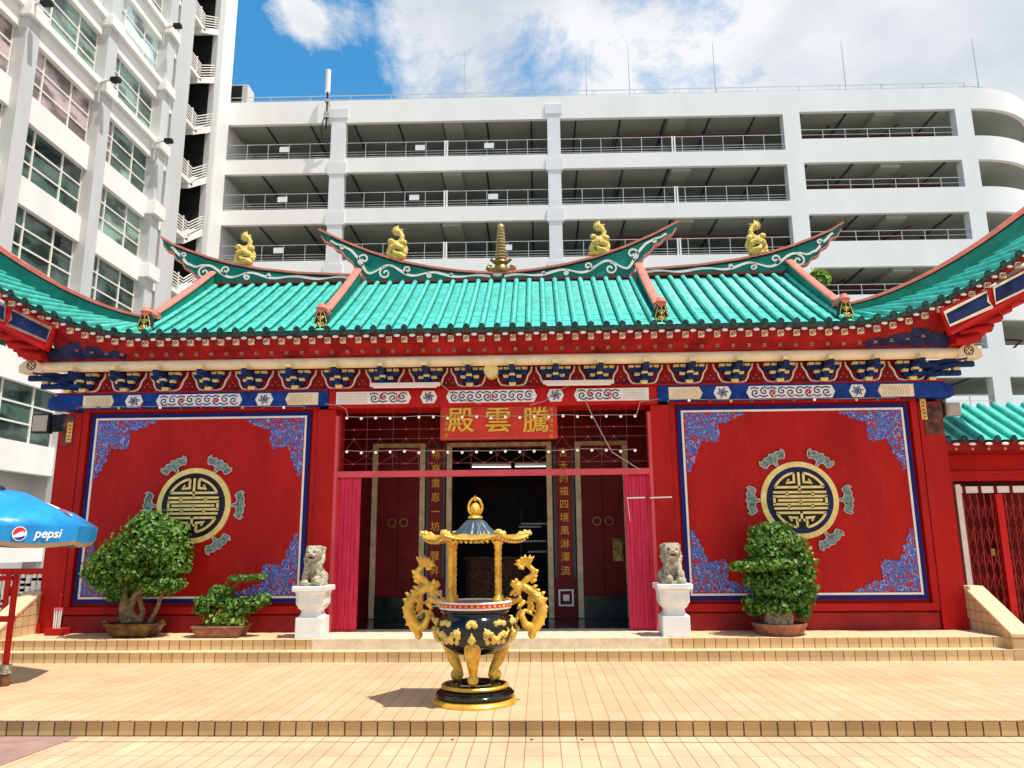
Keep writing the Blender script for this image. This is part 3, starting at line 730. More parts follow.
# painted cloud patches on the fascia near the corners
for s in (-1, 1):
    for (uc, zc, w_, h_) in ((5.75,.17,.34,.07),(6.1,.19,.26,.09),(5.5,.14,.22,.05),(6.35,.16,.2,.08),(6.05,.27,.17,.05)):
        k = MB(); pts = []
        y_ = lambda z: 10.70 + (yeave(uc)+.06-10.70)*min(1, (z)/(ZSQ+lift(uc)-.03-zp-.07)) - .006
        for i in range(20):
            t = 2*PI*i/20; r_ = 1+.18*math.sin(5*t+uc*9); pts.append((X(s*(uc+w_*r_*math.cos(t))), y_(max(0,zc-.07+h_*r_*math.sin(t)))-.004, zp+.07+zc-.07+h_*r_*math.sin(t)))
        k.add(pts, [tuple(range(20)) if s > 0 else tuple(range(19,-1,-1))]); k.build('painted_cloud', M['navy'], T)
# rafter ends, drip tiles, round tile ends
def rafter_end():
    k = MB(); w = .038; k.box(AX-w, AX+w, YW-.02, YW+.06, Z3-w, Z3+w)
    k.cm = 1
    sw_ = .0095
    for pts in ([(-.026,.018),(-.026,-.026),(.0,-.026)], [(.026,-.018),(.026,.026),(0,.026)], [(-.012,-.012),(-.012,.014),(.012,.014)], [(.012,-.002),(.012,-.014),(0,-.014)]):
        k.stroke([(AX+p[0], Z3+p[1]) for p in pts], sw_, YW-.024, YW-.019)
    return k.build('rafter_end', [M['cream'], M['pipe']], T)
nr = 74; us_r = [(-nr/2+.5+i)*SP for i in range(nr)]
r0 = rafter_end()
k = MB(); k.tube([(AX, YW-.035, Z3), (AX, YW+.10, Z3+.02)], .046, 12); te0 = k.build('round_tile_end', M['tile_edge'], T, smooth=True, auto=40)
k = MB(); k.ball((AX, YW, Z3), (.046,.018,.023), 12, 6); dr0 = k.build('drip_tile_lip', M['white_trim'], T, smooth=True)
k = MB(); k.box(AX-.026, AX+.026, YW-.02, YW+.06, Z3-.026, Z3+.026); lw0 = k.build('lower_rafter_end', paint('faded_rafter_flower', (.34,.15,.12), .6, var=.6, scale=45), T)
first = True
for u in us_r:
    pos = {}
    a = r0 if first else copy_tree(r0, parent=T); a.location = (u, yeave(u)+.03-YW, ZSQ+lift(u)-Z3); a.rotation_euler = (0, 0, 0)
    b = te0 if first else copy_tree(te0, parent=T); b.location = (u, yeave(u)-.005-YW, ZLIP+lift(u)+.012-Z3)
    uu = u+SP/2
    c = dr0 if first else copy_tree(dr0, parent=T); c.location = (uu, yeave(uu)+.03-YW, ZLIP+lift(uu)-.082-Z3)
    if abs(u) < 6.3:
        if first: pass
        d_ = copy_tree(lw0, parent=T); f = .42; d_.location = (u+.03, (10.70*(1-f)+(yeave(u)+.06)*f)-.0-YW, (zp+.07)*(1-f)+(ZSQ+lift(u)-.03)*f-Z3)
    first = False
bpy.data.objects.remove(lw0)
# ---- painted corner boards and the red bracket fans under the swept corners
def mir(p, s): return (X(s*(p.x-AX)), p.z)
for s in (-1, 1):
    YB = 10.36
    pan = [[(944,313),(986,292),(987.5,302),(992,307),(949,326)], [(993,288),(1024,272),(1060,250),(1062,270),(1024,290),(995,304)]]
    sh = [(940,309),(1000,283),(1060,246),(1064,276),(1024,297),(990,318),(950,336)]
    k = MB(); k.plate([mir(at(*p, YB), s) for p in sh], YB, YB+.06); o = k.build('corner_board', M['red_bright'], T)
    for pp in pan:
        pts = [mir(at(*p, YB), s) for p in pp]
        k = MB(); k.plate(pts, YB-.012, YB-.001); k.build('blue_field', M['navy'], o)
        k = MB(); k.stroke(pts, .028, YB-.022, YB-.0125, closed=True); k.build('cream_edge', M['cream'] if s > 0 else paint('shaded_cream_edge', (.34,.20,.13), .6, var=.3), o)  # left edge is the same cream, with the corner's shade put into its colour
    k = MB()
    for p0, p1 in (((950,334),(1064,271)),): 
        a, b = at(*p0, YB-.03), at(*p1, YB-.03); k.bar((X(s*(a.x-AX)), YB-.03, a.z), (X(s*(b.x-AX)), YB-.03, b.z), .05, .05)
    k.build('edge_roll', M['red_bright'], o)
    for i, (x0, y0, x1, y1) in enumerate(((955,341,977,338),(958,333,988,329),(966,325,997,319),(978,317,1006,310),(992,309,1015,302),(1006,301,1026,292),(1018,294,1040,282))):
        y_ = YB+.14+.03*i
        a, b = at(x0, y0, y_), at(x1, y1, y_)
        k = MB(); p0 = Vector((X(s*(a.x-AX)), y_, a.z)); p1 = Vector((X(s*(b.x-AX)), y_-.06, b.z))
        k.tube([p0, p0.lerp(p1,.5)+Vector((0,0,-.012)), p1], [.06,.066,.058], 12)
        k.box(min(p0.x,p1.x), max(p0.x,p1.x)-.04, y_+.02, y_+.5, min(p0.z,p1.z)-.03, max(p0.z,p1.z)+.05)
        o2 = k.build('bracket_arm', M['red_bright'], T, smooth=True, auto=35)
        k = MB(); k.ball(p1+Vector((s*.005,0,0)), (.02,.05,.05), 10, 6); k.build('arm_end', M['pipe'], o2)
# ---- main ridges (vertical plates with scrollwork)
YP = YR+.02
def mpt(x, y, Y=YP): p = at(x, y, Y); return (p.x-AX, p.z)
topC = [mpt(*p) for p in ((320,231),(332,237),(346,243.5),(370,253),(400,262.5),(430,268.5),(460,272.5),(491,274.5))]
botC = [mpt(*p) for p in ((322,237),(326,243),(333,246),(337,251),(343,253),(347,259),(353,263),(355,268),(361,271),(364,278),(368,283))]
topL = [mpt(*p) for p in ((163,239),(175,246),(190,252),(210,259),(232,265),(262,270.5),(300,274.5),(352,276.5))]
botL = [mpt(*p) for p in ((165,245),(169,252),(175,254),(178,261),(184,264),(187,270),(193,272),(196,277),(203,279),(206,283.5),(213,284.5))]
zbot = ZRG-.02
def ridge(top, bot, full):
    if full:
        top2 = top + [(-u, z) for u, z in top[::-1][0:]]; bot2 = bot + [(-u, z) for u, z in bot[::-1]]
    else: top2, bot2 = top, bot + [(top[-1][0], bot[-1][1])]
    return top2, bot2
def scroll(m_, top, bot, u0, u1, w=.046, sg=1):
    """one running wave with curls between two edge curves"""
    def ev(c, u):
        c = sorted(c)
        for i in range(len(c)-1):
            if c[i][0] <= u <= c[i+1][0]:
                t = (u-c[i][0])/max(1e-6, c[i+1][0]-c[i][0]); return c[i][1]*(1-t)+c[i+1][1]*t
        return c[0][1] if u < c[0][0] else c[-1][1]
    n = 60; L = abs(u1-u0); per = .78; pts = []; ws = []
    for i in range(n+1):
        u = u0+(u1-u0)*i/n; a, b = ev(top, u)-.05, ev(bot, u)+.04; h = max(.02, (a-b)*.26)
        ph = 2*PI*(abs(u-u0))/per
        pts.append((X(u), (a+b)/2+h*math.sin(ph)*sg)); ws.append(w*(.55+.45*abs(math.cos(ph/2))))
    m_.stroke(pts, ws, YP-.075, YP-.052)
    kk = int(L/(per/2))
    for i in range(kk):
        u = u0+(u1-u0)*((i+.75)*per/2)/L if L else u0
        a, b = ev(top, u)-.06, ev(bot, u)+.05; h = (a-b)
        if h < .07: continue
        q = 1 if i % 2 else -1
        r = min(.12, h*.34); c = (a+b)/2 + q*h*.20
        m_.stroke([(X(u)+(p[0]-X(u)), p[1]) for p in spiral(X(u), c, r, 1.25, -PI/2*q, (1 if u1 > u0 else -1)*q, 16)], w*.62, YP-.075, YP-.052)
for nm, top, bot, full, mir_ in (('main_ridge', topC, botC, True, 1), ('side_ridge', topL, botL, False, 1), ('side_ridge', topL, botL, False, -1)):
    t2, b2 = ridge(top, bot, full)
    if mir_ < 0: t2 = [(-u, z) for u, z in t2]; b2 = [(-u, z) for u, z in b2]
    flat = [(X(u), z) for u, z in t2] + [(X(u), z) for u, z in b2[::-1]]
    k = MB(); k.plate(flat, YP-.05, YP+.05); rg = k.build(nm, M['teal_dark'], T)
    k = MB(); k.stroke([(X(u), z+.006) for u, z in t2], .036, YP-.085, YP+.085)
    k.build('ridge_cap', M['pink'], rg)
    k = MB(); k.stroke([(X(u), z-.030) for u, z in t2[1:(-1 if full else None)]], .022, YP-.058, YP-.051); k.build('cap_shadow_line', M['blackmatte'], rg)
    nb = len(bot)
    k = MB()
    for seg in ([b2[:nb], b2[nb:]] if full else [b2[:nb]]):
        k = MB(); k.stroke([(X(u), z) for u, z in ([t2[0] if seg is b2[:nb] else t2[-1]]*0 + seg)], .028, YP-.07, YP+.06); k.build('notched_edge', M['pink'], rg)
    lo, hi = min(b2[nb-1][0], b2[-1][0]), max(b2[nb-1][0], b2[-1][0])
    if full: lo, hi = b2[nb-1][0], b2[nb][0]
    k = MB(); k.box(X(lo), X(hi), YP-.09, YP+.06, b2[nb-1][1]-.03, b2[nb-1][1]+.012); k.build('ridge_foot', M['pipe'], rg)
    k = MB()
    tt = [(u, z) for u, z in t2]; bb = [(u, z) for u, z in b2]
    if full:
        bb2 = [(u, z) for u, z in bb]
        scroll(k, tt, bb2, -.12, t2[0][0]+.22); scroll(k, tt, bb2, .12, -t2[0][0]-.22)
        for i in range(1): k.ball((X(0), YP-.05, b2[nb-1][1]+.10), (.10,.03,.05), 12, 6)
    else:
        scroll(k, tt, bb, (t2[-1][0]), t2[0][0]+.2*mir_)
    k.build('white_scroll', M['white_trim'], rg)
# ---- descending ridges with carved ends
for u, hh in ((-2.46,1.0),(2.46,1.0),(-5.06,1.0),(5.06,1.0)):
    s = -1 if u < 0 else 1
    P = lambda t, dz: Vector((X(u), YE+.10+(YR-.06-YE-.10)*t, ZLIP+.03+(ZRG-ZLIP)*(t*.93+.07*t*t)+dz))
    k = MB(); pts = [P(i/8, .10) for i in range(1, 9)]
    vs = []; 
    for p in pts: vs += [p+Vector((-.05,0,-.16)), p+Vector((-.05,0,.09)), p+Vector((.05,0,.09)), p+Vector((.05,0,-.16))]
    fs = []
    for i in range(len(pts)-1):
        for j in range(4): fs.append((4*i+j, 4*i+(j+1)%4, 4*i+4+(j+1)%4, 4*i+4+j))
    fs += [(0,3,2,1), (4*len(pts)-4, 4*len(pts)-3, 4*len(pts)-2, 4*len(pts)-1)]
    k.add(vs, fs); dr = k.build('descending_ridge', M['teal_dark'], T)
    k = MB(); k.tube([P(i/8, .215) for i in range(1, 9)], .075, 10, flat=.45); k.build('ridge_cap', M['pink'], dr)
    # end ornament: black shield with gilt leaves, pink rounded cap
    e0 = P(.02, 0); k = MB()
    k.plate([(e0.x-.10,e0.z-.05),(e0.x+.10,e0.z-.05),(e0.x+.115,e0.z+.06),(e0.x+.085,e0.z+.20),(e0.x+.055,e0.z+.29),(e0.x-.055,e0.z+.29),(e0.x-.085,e0.z+.20),(e0.x-.115,e0.z+.06)], e0.y-.05, e0.y+.05)
    k.ball((e0.x-.10,e0.y,e0.z+.03),(.045,.05,.06),10,6); k.ball((e0.x+.10,e0.y,e0.z+.03),(.045,.05,.06),10,6)
    eo = k.build('ridge_end_ornament', M['blackmatte'], T, bevel=.01)
    k = MB(); k.tube([(e0.x, e0.y-.06, e0.z+.30), (e0.x, e0.y+.12, e0.z+.31), (e0.x, e0.y+.30, e0.z+.33)], [.065,.075,.06], 12)
    k.tube([(e0.x, e0.y-.02, e0.z+.30), (e0.x, e0.y-.01, e0.z+.375)], [.085,.05], 12)
    k.build('pink_cap', M['pink'], eo, smooth=True, auto=50)
    k = MB()
    for sx in (-1, 1):
        k.stroke(spiral(e0.x+sx*.045, e0.z+.06, .036, 1.1, PI/2, sx), .013, e0.y-.062, e0.y-.05)
        k.stroke(spiral(e0.x+sx*.032, e0.z+.165, .03, 1.0, -PI/2, -sx), .012, e0.y-.062, e0.y-.05)
        k.stroke([(e0.x+sx*.10, e0.z-.03), (e0.x+sx*.075, e0.z+.01), (e0.x+sx*.09, e0.z+.10), (e0.x+sx*.05, e0.z+.24)], .010, e0.y-.062, e0.y-.05)
    k.stroke([(e0.x, e0.z-.03), (e0.x, e0.z+.26)], .012, e0.y-.062, e0.y-.05)
    k.build('gilt_leaves', M['gold_pale'], eo)
# ---- gold coiled dragons on the ridge and the pagoda spire
def remesh(o, v=.012, sm=4):
    r_ = o.modifiers.new('skin', 'REMESH'); r_.mode = 'VOXEL'; r_.voxel_size = v; r_.use_smooth_shade = True
    if sm:
        s_ = o.modifiers.new('smooth', 'SMOOTH'); s_.factor = .5; s_.iterations = sm
def dragon_mesh():
    k = MB(); b = Vector((AX, YW, Z3))
    def P(x, z, y=0): return b+Vector((x, y, z))
    k.ball(P(-.01,.05), (.17,.09,.06), 12, 8); k.ball(P(-.13,.05,-.02), (.07,.06,.04), 10, 6); k.ball(P(.10,.06,-.04), (.07,.06,.05), 10, 6)
    k.tube([P(-.10,.06,-.04), P(-.13,.14), P(-.09,.22,-.04), P(0,.24,-.07), P(.09,.20,-.05), P(.12,.13,0), P(.06,.08,-.07), P(-.02,.10,-.09), P(-.05,.16,-.07)], [.045,.055,.06,.06,.058,.055,.05,.042,.03], 10)
    k.tube([P(.13,.10,0), P(.14,.20,.03), P(.10,.29,.03), P(.02,.31,.0), P(-.06,.30,-.02)], [.04,.05,.055,.05,.045], 10)
    k.ball(P(-.10,.335,-.03), (.06,.05,.045), 10, 8); k.ball(P(.12,.31,-.02), (.055,.05,.05), 10, 8)
    k.tube([P(.02,.30), P(.075,.36), P(.085,.43), P(.05,.49), P(.02,.515)], [.05,.046,.042,.036,.04], 10)
    k.ball(P(.0,.525,-.01), (.05,.035,.04), 10, 8)
    for a in range(20, 340, 32):
        t = R(a+60); k.tube([P(.0,.53), P(.05*math.cos(t), .53+.05*math.sin(t)), P(.105*math.cos(t+.15), .53+.10*math.sin(t+.15), .01)], [.028,.022,.010], 6)
    for a in range(7):
        t = a*.85; k.ball(P(.13*math.cos(t), .13+.10*math.sin(t), -.05), (.035,.03,.035), 8, 6)
    return k
dm = dragon_mesh(); dg0 = dm.build('gold_dragon', M['gold_pale'], T, label='gold coiled dragon ornament standing on the roof ridge'); remesh(dg0, .0085, 1)
def topz(u):
    c = sorted([(a, z) for a, z in topC+[(-a, z) for a, z in topC]] if abs(u) < 2.3 else [(a, z) for a, z in topL]+[(-a, z) for a, z in topL])
    for i in range(len(c)-1):
        if c[i][0] <= u <= c[i+1][0]: t = (u-c[i][0])/max(1e-6,(c[i+1][0]-c[i][0])); return c[i][1]*(1-t)+c[i+1][1]*t
for i, (u, sx) in enumerate(((-4.53,1),(-1.79,1),(1.80,1),(4.54,-1))):
    o = dg0 if i == 0 else copy_tree(dg0, parent=T)
    o.location = (u, YP-YW, topz(u)+.01-Z3); o.scale = (sx*1.05, 1.05, 1.08)
sp = Vector((X(.06), YP, topz(.05)+.02))
k = MB(); k.lathe([(.0,0),(.15,0),(.16,.05),(.12,.10),(.10,.16),(.13,.19),(.12,.22),(.07,.25),(.0,.25)], sp, 16)
for sx in (-1, 1):
    k.tube([sp+Vector((0,0,.05)), sp+Vector((sx*.15,0,.05)), sp+Vector((sx*.24,0,.10)), sp+Vector((sx*.22,0,.14)), sp+Vector((sx*.16,0,.13))], [.06,.055,.045,.03,.02], 8)
    k.tube([sp+Vector((sx*.10,0,.20)), sp+Vector((sx*.18,-.02,.25)), sp+Vector((sx*.15,-.02,.28))], [.035,.028,.012], 8)
spb = k.build('spire_base', M['brass'], T, smooth=True, auto=50)
k = MB(); pr = [(.055,.24)]
for i in range(10):
    z = .25+i*.058; r_ = .104-.004*i; pr += [(.045, z+.004), (r_, z+.010), (r_, z+.030), (.045, z+.036), (.045, z+.054)]
pr += [(.05,.835),(.065,.85),(.06,.885),(.03,.92),(.0,.93)]
k.lathe(pr, sp, 20); k.build('pagoda_spire', paint('pale_bronze', (.50,.36,.18), .4, metal=.3, var=.2, scale=12), T, smooth=True, auto=35)
# ---- hall behind: side and back walls, entrance recess
k = MB(); k.box(X(-6.15), X(-5.9), YW+.36, 15, Z3, 4.6); k.box(X(5.9), X(6.15), YW+.36, 15, Z3, 4.6); k.box(X(-6.15), X(6.15), 16.8, 17, Z3, 4.6); k.build('hall_wall', M['red'], T)
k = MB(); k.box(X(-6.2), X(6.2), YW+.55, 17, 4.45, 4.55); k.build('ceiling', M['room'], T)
for s in (-1, 1): k = MB(); a0, a1 = sorted((s*2.95, s*2.85)); k.box(X(a0), X(a1), YW+.36, 13.0, Z3, 4.44); k.build('porch_side_wall', M['red_dark'], T)
YI = 12.92
# inner screen: red wall over the doors, gilt posts and lintels, couplets, door leaves
k = MB(); zl = at(450, 449, YI).z
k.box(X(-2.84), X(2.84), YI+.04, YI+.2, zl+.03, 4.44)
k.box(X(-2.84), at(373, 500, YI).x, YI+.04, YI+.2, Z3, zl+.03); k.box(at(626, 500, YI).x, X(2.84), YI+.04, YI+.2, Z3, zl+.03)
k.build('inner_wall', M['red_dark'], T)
pw = .045
xs = [at(x, 520, YI).x for x in (374, 422, 449, 550, 579, 627)]
post = M['cream_post'] = paint('tan_door_post', (.60,.48,.32), .5, var=.2, scale=6)
for x in xs:
    k = MB(); k.box(x-pw, x+pw, YI-.04, YI+.05, Z3+.01, zl+.03); k.build('door_post', post, T, bevel=.006)
for a, b in ((0,1),(2,3),(4,5)):
    k = MB(); k.box(xs[a]-pw, xs[b]+pw, YI-.05, YI+.055, zl+.031, zl+.10); k.build('lintel', paint('ochre_lintel', (.50,.35,.17), .5, var=.3, scale=9), T, bevel=.004)
for a, b in ((0,1),(4,5)):
    x0, x1 = xs[a]+pw+.002, xs[b]-pw-.002; xm = (x0+x1)/2
    for q0, q1, hs in ((x0, xm-.004, 1), (xm+.004, x1, -1)):
        k = MB(); k.box(q0, q1, YI, YI+.05, Z3+.36, zl+.03); lf = k.build('door_leaf', M['red_dark'], T)
        k = MB(); hx = xm-hs*.10
        k.stroke([(hx+.065*math.cos(t*PI/8), 1.95+.065*math.sin(t*PI/8)) for t in range(16)], .014, YI-.025, YI-.005, closed=True)
        k.build('ring_handle', M['brass'], lf)
    k = MB(); k.box(x0, x1, YI-.03, YI+.045, Z3+.006, Z3+.355); k.build('door_sill_panel', M['green_floor'], T)
# pier between doors carries a couplet board; base with square moulding
for a, b in ((1,2),(3,4)):
    x0, x1 = xs[a]+pw+.001, xs[b]-pw-.001
    k = MB(); k.box(x0, x1, YI+.02, YI+.15, Z3, zl+.10); k.build('inner_pier', M['red_dark'], T)
    c = (x0+x1)/2; k = MB()
    k.stroke([(c-.11,.60),(c+.11,.60),(c+.11,.84),(c-.11,.84)], .026, YI-.02, YI+.019, closed=True); k.box(c-.05, c+.05, YI-.015, YI+.019, .67, .77)
    k.build('pier_base_moulding', M['white_trim'], T)
def couplet(a, b, chars, lbl):
    x0, x1 = xs[a]+pw+.02, xs[b]-pw-.02; c = (x0+x1)/2
    zt, zb = zl+.02, at(440, 578, YI).z
    e = empty('couplet_board', (c, YI-.03, zb), lbl, 'sign', 'couplet boards beside the middle door')
    k = MB(); k.box(x0+.05, x1-.05, YI-.03, YI+.015, zb, zt); k.build('board', paint('red_board', (.22,.006,.008), .4, var=.2), e)
    k = MB(); k.box(x0+.005, x0+.045, YI-.035, YI+.015, zb-.02, zt+.01); k.box(x1-.045, x1-.005, YI-.035, YI+.015, zb-.02, zt+.01); k.build('frame', paint('grey_green_frame', (.06,.10,.10), .5), e)
    n = len(chars); st = (zt-zb)/(n)
    for i, chh in enumerate(chars):
        text('character', chh, .158, facing((c, YI-.034, zt-st*(i+.5)-.01)), M['goldtext'], e, ext=.004, off=0)
couplet(1, 2, '帝臺重恩一坊法聲昇', 'dark red couplet board with gold characters left of the middle door')
couplet(3, 4, '宮天的福四境風淋澤流', 'dark red couplet board with gold characters right of the middle door')
# room behind the middle door
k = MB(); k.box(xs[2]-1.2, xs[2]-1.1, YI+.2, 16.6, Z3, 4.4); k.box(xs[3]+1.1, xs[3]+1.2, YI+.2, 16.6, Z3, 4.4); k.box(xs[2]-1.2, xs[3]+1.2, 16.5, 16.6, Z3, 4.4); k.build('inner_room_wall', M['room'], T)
al = empty('altar_table', (at(497,560,14.6).x, 14.6, Z3), 'dark carved wooden altar table inside the middle doorway', 'table')
c = ORG[al.name]; k = MB(); k.box(c.x-.62, c.x+.62, 14.5, 15.1, 1.30, 1.36); k.build('tabletop', paint('altar_wood', (.10,.04,.02), .4), al, bevel=.01)
k = MB(); k.box(c.x-.55, c.x+.55, 14.56, 14.6, .62, 1.299); k.build('carved_front', paint('carved_brown_front', (.13,.05,.03), .6, var=.8, scale=22, bump=.8), al)
for dx in (-.55, .55):
    for dy in (14.58, 15.02): k = MB(); k.box(c.x+dx-.04, c.x+dx+.04, dy-.03, dy+.04, Z3, 1.299); k.build('leg', M['room'], al)
def tube_lamp(nm, p0, p1, mat, lbl, grp=None, r=.018, casing=True):
    c = (Vector(p0)+Vector(p1))/2; e = empty(nm, c, lbl, 'tube light', grp)
    k = MB(); k.tube([p0, p1], r, 10); k.build('tube', mat, e, smooth=True, auto=40)
    k = MB(); k.bar(Vector(p0)+Vector((0,.03,.04)), Vector(p1)+Vector((0,.03,.04)), .05, .04); k.build('casing', M['tube_off'], e)
    return e
pp = at(472, 467, 13.6), at(511, 467, 13.6), at(515, 466.6, 13.6), at(546, 466.3, 13.6)
tube_lamp('tube_light', pp[0], pp[1], M['tube_on'], 'lit tube light inside the dark doorway, the left one of two', 'tube lights inside the hall', .012)
tube_lamp('tube_light', pp[2], pp[3], M['tube_on'], 'lit tube light inside the dark doorway, the right one of two', 'tube lights inside the hall', .012)
# a shelf of pale trays seen deep inside
sh = empty('rack', (at(532,540,14.2).x, 14.2, Z3), 'dark metal rack with pale shelves standing inside the middle doorway', 'rack')
for (xa_, xb_, yy_) in ((521,547,524),(519,541,527),(520,546,541.5),(528,546,552)):
    a, b = at(xa_, yy_, 14.2), at(xb_, yy_, 14.2); k = MB(); k.box(a.x, b.x, 14.2, 14.4, a.z-.012, a.z+.018); k.build('shelf', paint('pale_shelf', (.42,.44,.42), .5), sh)
for xx_ in (521, 547): a = at(xx_, 540, 14.3); k = MB(); k.box(a.x-.015, a.x+.015, 14.3, 14.33, Z3, 2.2); k.build('upright', M['room'], sh)
# ---- plank screens, pink bar and pink edge strips at the mouth of the porch
for (xa_, xb_) in ((333,361),(625,651)):
    z1_ = at(345, 479, YW+.1).z; xA, xB = at(xa_, 520, YW+.1).x, at(xb_, 520, YW+.1).x
    k = MB(); n = 7; w_ = (xB-xA)/n
    for i in range(n): k.box(xA+i*w_+.002, xA+(i+1)*w_-.002, YW+.02+(.006 if i % 2 else 0), YW+.06, Z3+.02, z1_)
    k.build('plank_screen', M['magenta'], T)
a, b = at(334, 474.5, YW-.04), at(653, 473, YW-.04)
k = MB(); k.box(a.x, b.x, YW-.04, YW+.015, a.z-.045, a.z+.045); k.build('pink_bar', M['pinkbar'], T, bevel=.006)
for s in (-1, 1):
    a0, a1 = sorted((s*2.265, s*2.309)); k = MB(); k.box(X(a0), X(a1), YW-.055, YW+.06, Z3+.02, ZT-.10); k.build('pink_edge_strip', M['pinkbar'], T)
# ---- name plaque
pl_ = at(440, 440, YW-.04), at(557, 405, YW-.04)
e = empty('name_plaque', ((pl_[0].x+pl_[1].x)/2, YW-.04, pl_[0].z), 'red name plaque with three large gold characters over the doorway', 'sign')
x0, x1, z0_, z1_ = pl_[0].x, pl_[1].x, pl_[0].z, pl_[1].z
k = MB(); k.box(x0, x1, YW-.04, YW+.04, z0_, z1_); k.build('board', paint('plaque_red', (.60,.045,.02), .35, var=.12), e, bevel=.01)
k = MB(); k.stroke([(x0+.02,z0_+.02),(x1-.02,z0_+.02),(x1-.02,z1_-.02),(x0+.02,z1_-.02)], .012, YW-.047, YW-.039, closed=True); k.build('thin_frame', M['pinkbar'], e)
for chh, xx_ in zip('殿雲騰', (461, 498, 536)):
    p = at(xx_, 421, YW-.045); o = text('large_character', chh, .40, facing((p.x-.007, YW-.050, p.z-.012)), M['goldtext'], e, ext=.010, off=0); text('stroke_relief', chh, .40, facing((p.x+.007, YW-.053, p.z-.008)), M['goldtext'], e, ext=.010, off=0)
for i, chh in enumerate('癸未年吉'): p = at(446.5, 417.5+i*6.0, YW-.045); text('small_character', chh, .07, facing((p.x, YW-.044, p.z)), M['goldtext'], e, ext=.002)
for i, chh in enumerate('天運歲次仲春'): p = at(551.5, 409.5+i*5.4, YW-.045); text('small_character', chh, .06, facing((p.x, YW-.044, p.z)), M['goldtext'], e, ext=.002)
# dark carved band high in the porch, a lattice of fine pink wire in front
lt = empty('wire_lattice', (X(0), YW+.02, 2.9), 'fine pinkish wire lattice stretched across the top of the doorway', 'lattice')
k = MB(); ya = YW+.055
xx = [at(x, 440, ya).x for x in range(341, 652, 26)]
zz = [at(500, y, ya).z for y in (428, 437.5, 462.5)]
for x in xx: k.bar((x, ya, at(500,406,ya).z), (x, ya, at(500,470,ya).z), .004)
xlo, xhi = X(-2.26), X(2.26)
for z in zz: k.bar((xlo, ya, z), (xhi, ya, z), .005)
for i, x in enumerate(xx[:-1]):
    xm = (x+xx[i+1])/2
    if i % 1 == 0:
        k.bar((xm, ya, zz[1]), (x, ya, zz[2]+.10), .0035); k.bar((xm, ya, zz[1]), (xx[i+1], ya, zz[2]+.10), .0035)
        k.bar((xm, ya, zz[2]), (x, ya, zz[2]+.12), .0035); k.bar((xm, ya, zz[2]), (xx[i+1], ya, zz[2]+.12), .0035)
k.build('wire', paint('dull_pink_wire', (.34,.09,.08), .5), lt)
k = MB()
for i in range(len(xx)-1):
    for z in zz: k.ball(((xx[i]+xx[i+1])/2, ya-.006, z), .014, 8, 6)
k.build('knot', M['pinkbar'], lt)
# tube casings fixed on the frieze, and over the plaque
for i, (xa_, xb_, yy_, lb) in enumerate(((370,440,385,'long white tube light on the frieze left of the round gold plaque'),(543,614,382.5,'long white tube light on the frieze right of the round gold plaque'))):
    a, b = at(xa_, yy_, YW-.24), at(xb_, yy_-.8, YW-.24)
    e = empty('tube_light', (a+b)/2, lb, 'tube light', 'white tube lights on the frieze'); k = MB(); k.bar(a, b, .05, .055); k.build('casing', M['tube_off'], e, bevel=.006)
    k = MB(); k.tube([a+Vector((.05,-.01,-.038)), b+Vector((-.05,-.01,-.038))], .014, 8); k.build('tube', M['white_print'], e)
for i, (xa_, xb_, lb) in enumerate(((448,479,'white tube light above the name plaque, the left one'),(481,528,'white tube light above the name plaque, the right one'))):
    a, b = at(xa_, 405.6, YW+.10), at(xb_, 405.0, YW+.10)
    e = empty('tube_light', (a+b)/2, lb, 'tube light', 'tube lights above the plaque'); k = MB(); k.tube([a, b], .017, 8); k.build('tube', M['tube_off'], e, smooth=True)
# ---- string lights
def string(nm, pts, Y, label, grp, cols, sag=.0, r=.022, drop=.02):
    P_ = [at(x, y, Y) for x, y in pts]; e = empty(nm, P_[0], label, 'string lights', grp)
    k = MB(); k.tube([p+Vector((0,0,.02)) for p in P_], .005, 5); k.build('cable', M['cable'], e)
    for i, p in enumerate(P_):
        c = cols[i % len(cols)]
        if c is None: continue
        k = MB(); k.ball(p+Vector((0,-.01,0)), r, 10, 8); k.build('bulb', M[c], e, smooth=True)
rnd = random.Random(3)
string('string_lights', [(347+14.4*i, 418.5-i*.14+rnd.uniform(-.8,1.0)) for i in range(21)], YW-.10, 'upper row of round white bulbs strung across the doorway', 'white bulb strings across the doorway', ['bulbw']*3)
string('string_lights', [(347+14.4*i, 452.5-i*.10+rnd.uniform(-.8,.9)) for i in range(21)], YW-.10, 'lower row of round white bulbs strung across the doorway', 'white bulb strings across the doorway', ['bulbw']*5)
cc = ['bulbr','bulbg','bulby','bulbr','bulbw','bulbg']
string('string_lights', [(78+20.6*i, 408.3-i*.12+rnd.uniform(-.6,.6)) for i in range(12)], YW-.14, 'string of coloured bulbs under the blue beam over the left wall panel', 'coloured bulb strings under the beam', cc)
string('string_lights', [(668+20.9*i, 401-i*.15+rnd.uniform(-.6,.6)) for i in range(12)], YW-.14, 'string of coloured bulbs under the blue beam over the right wall panel', 'coloured bulb strings under the beam', cc[::-1])
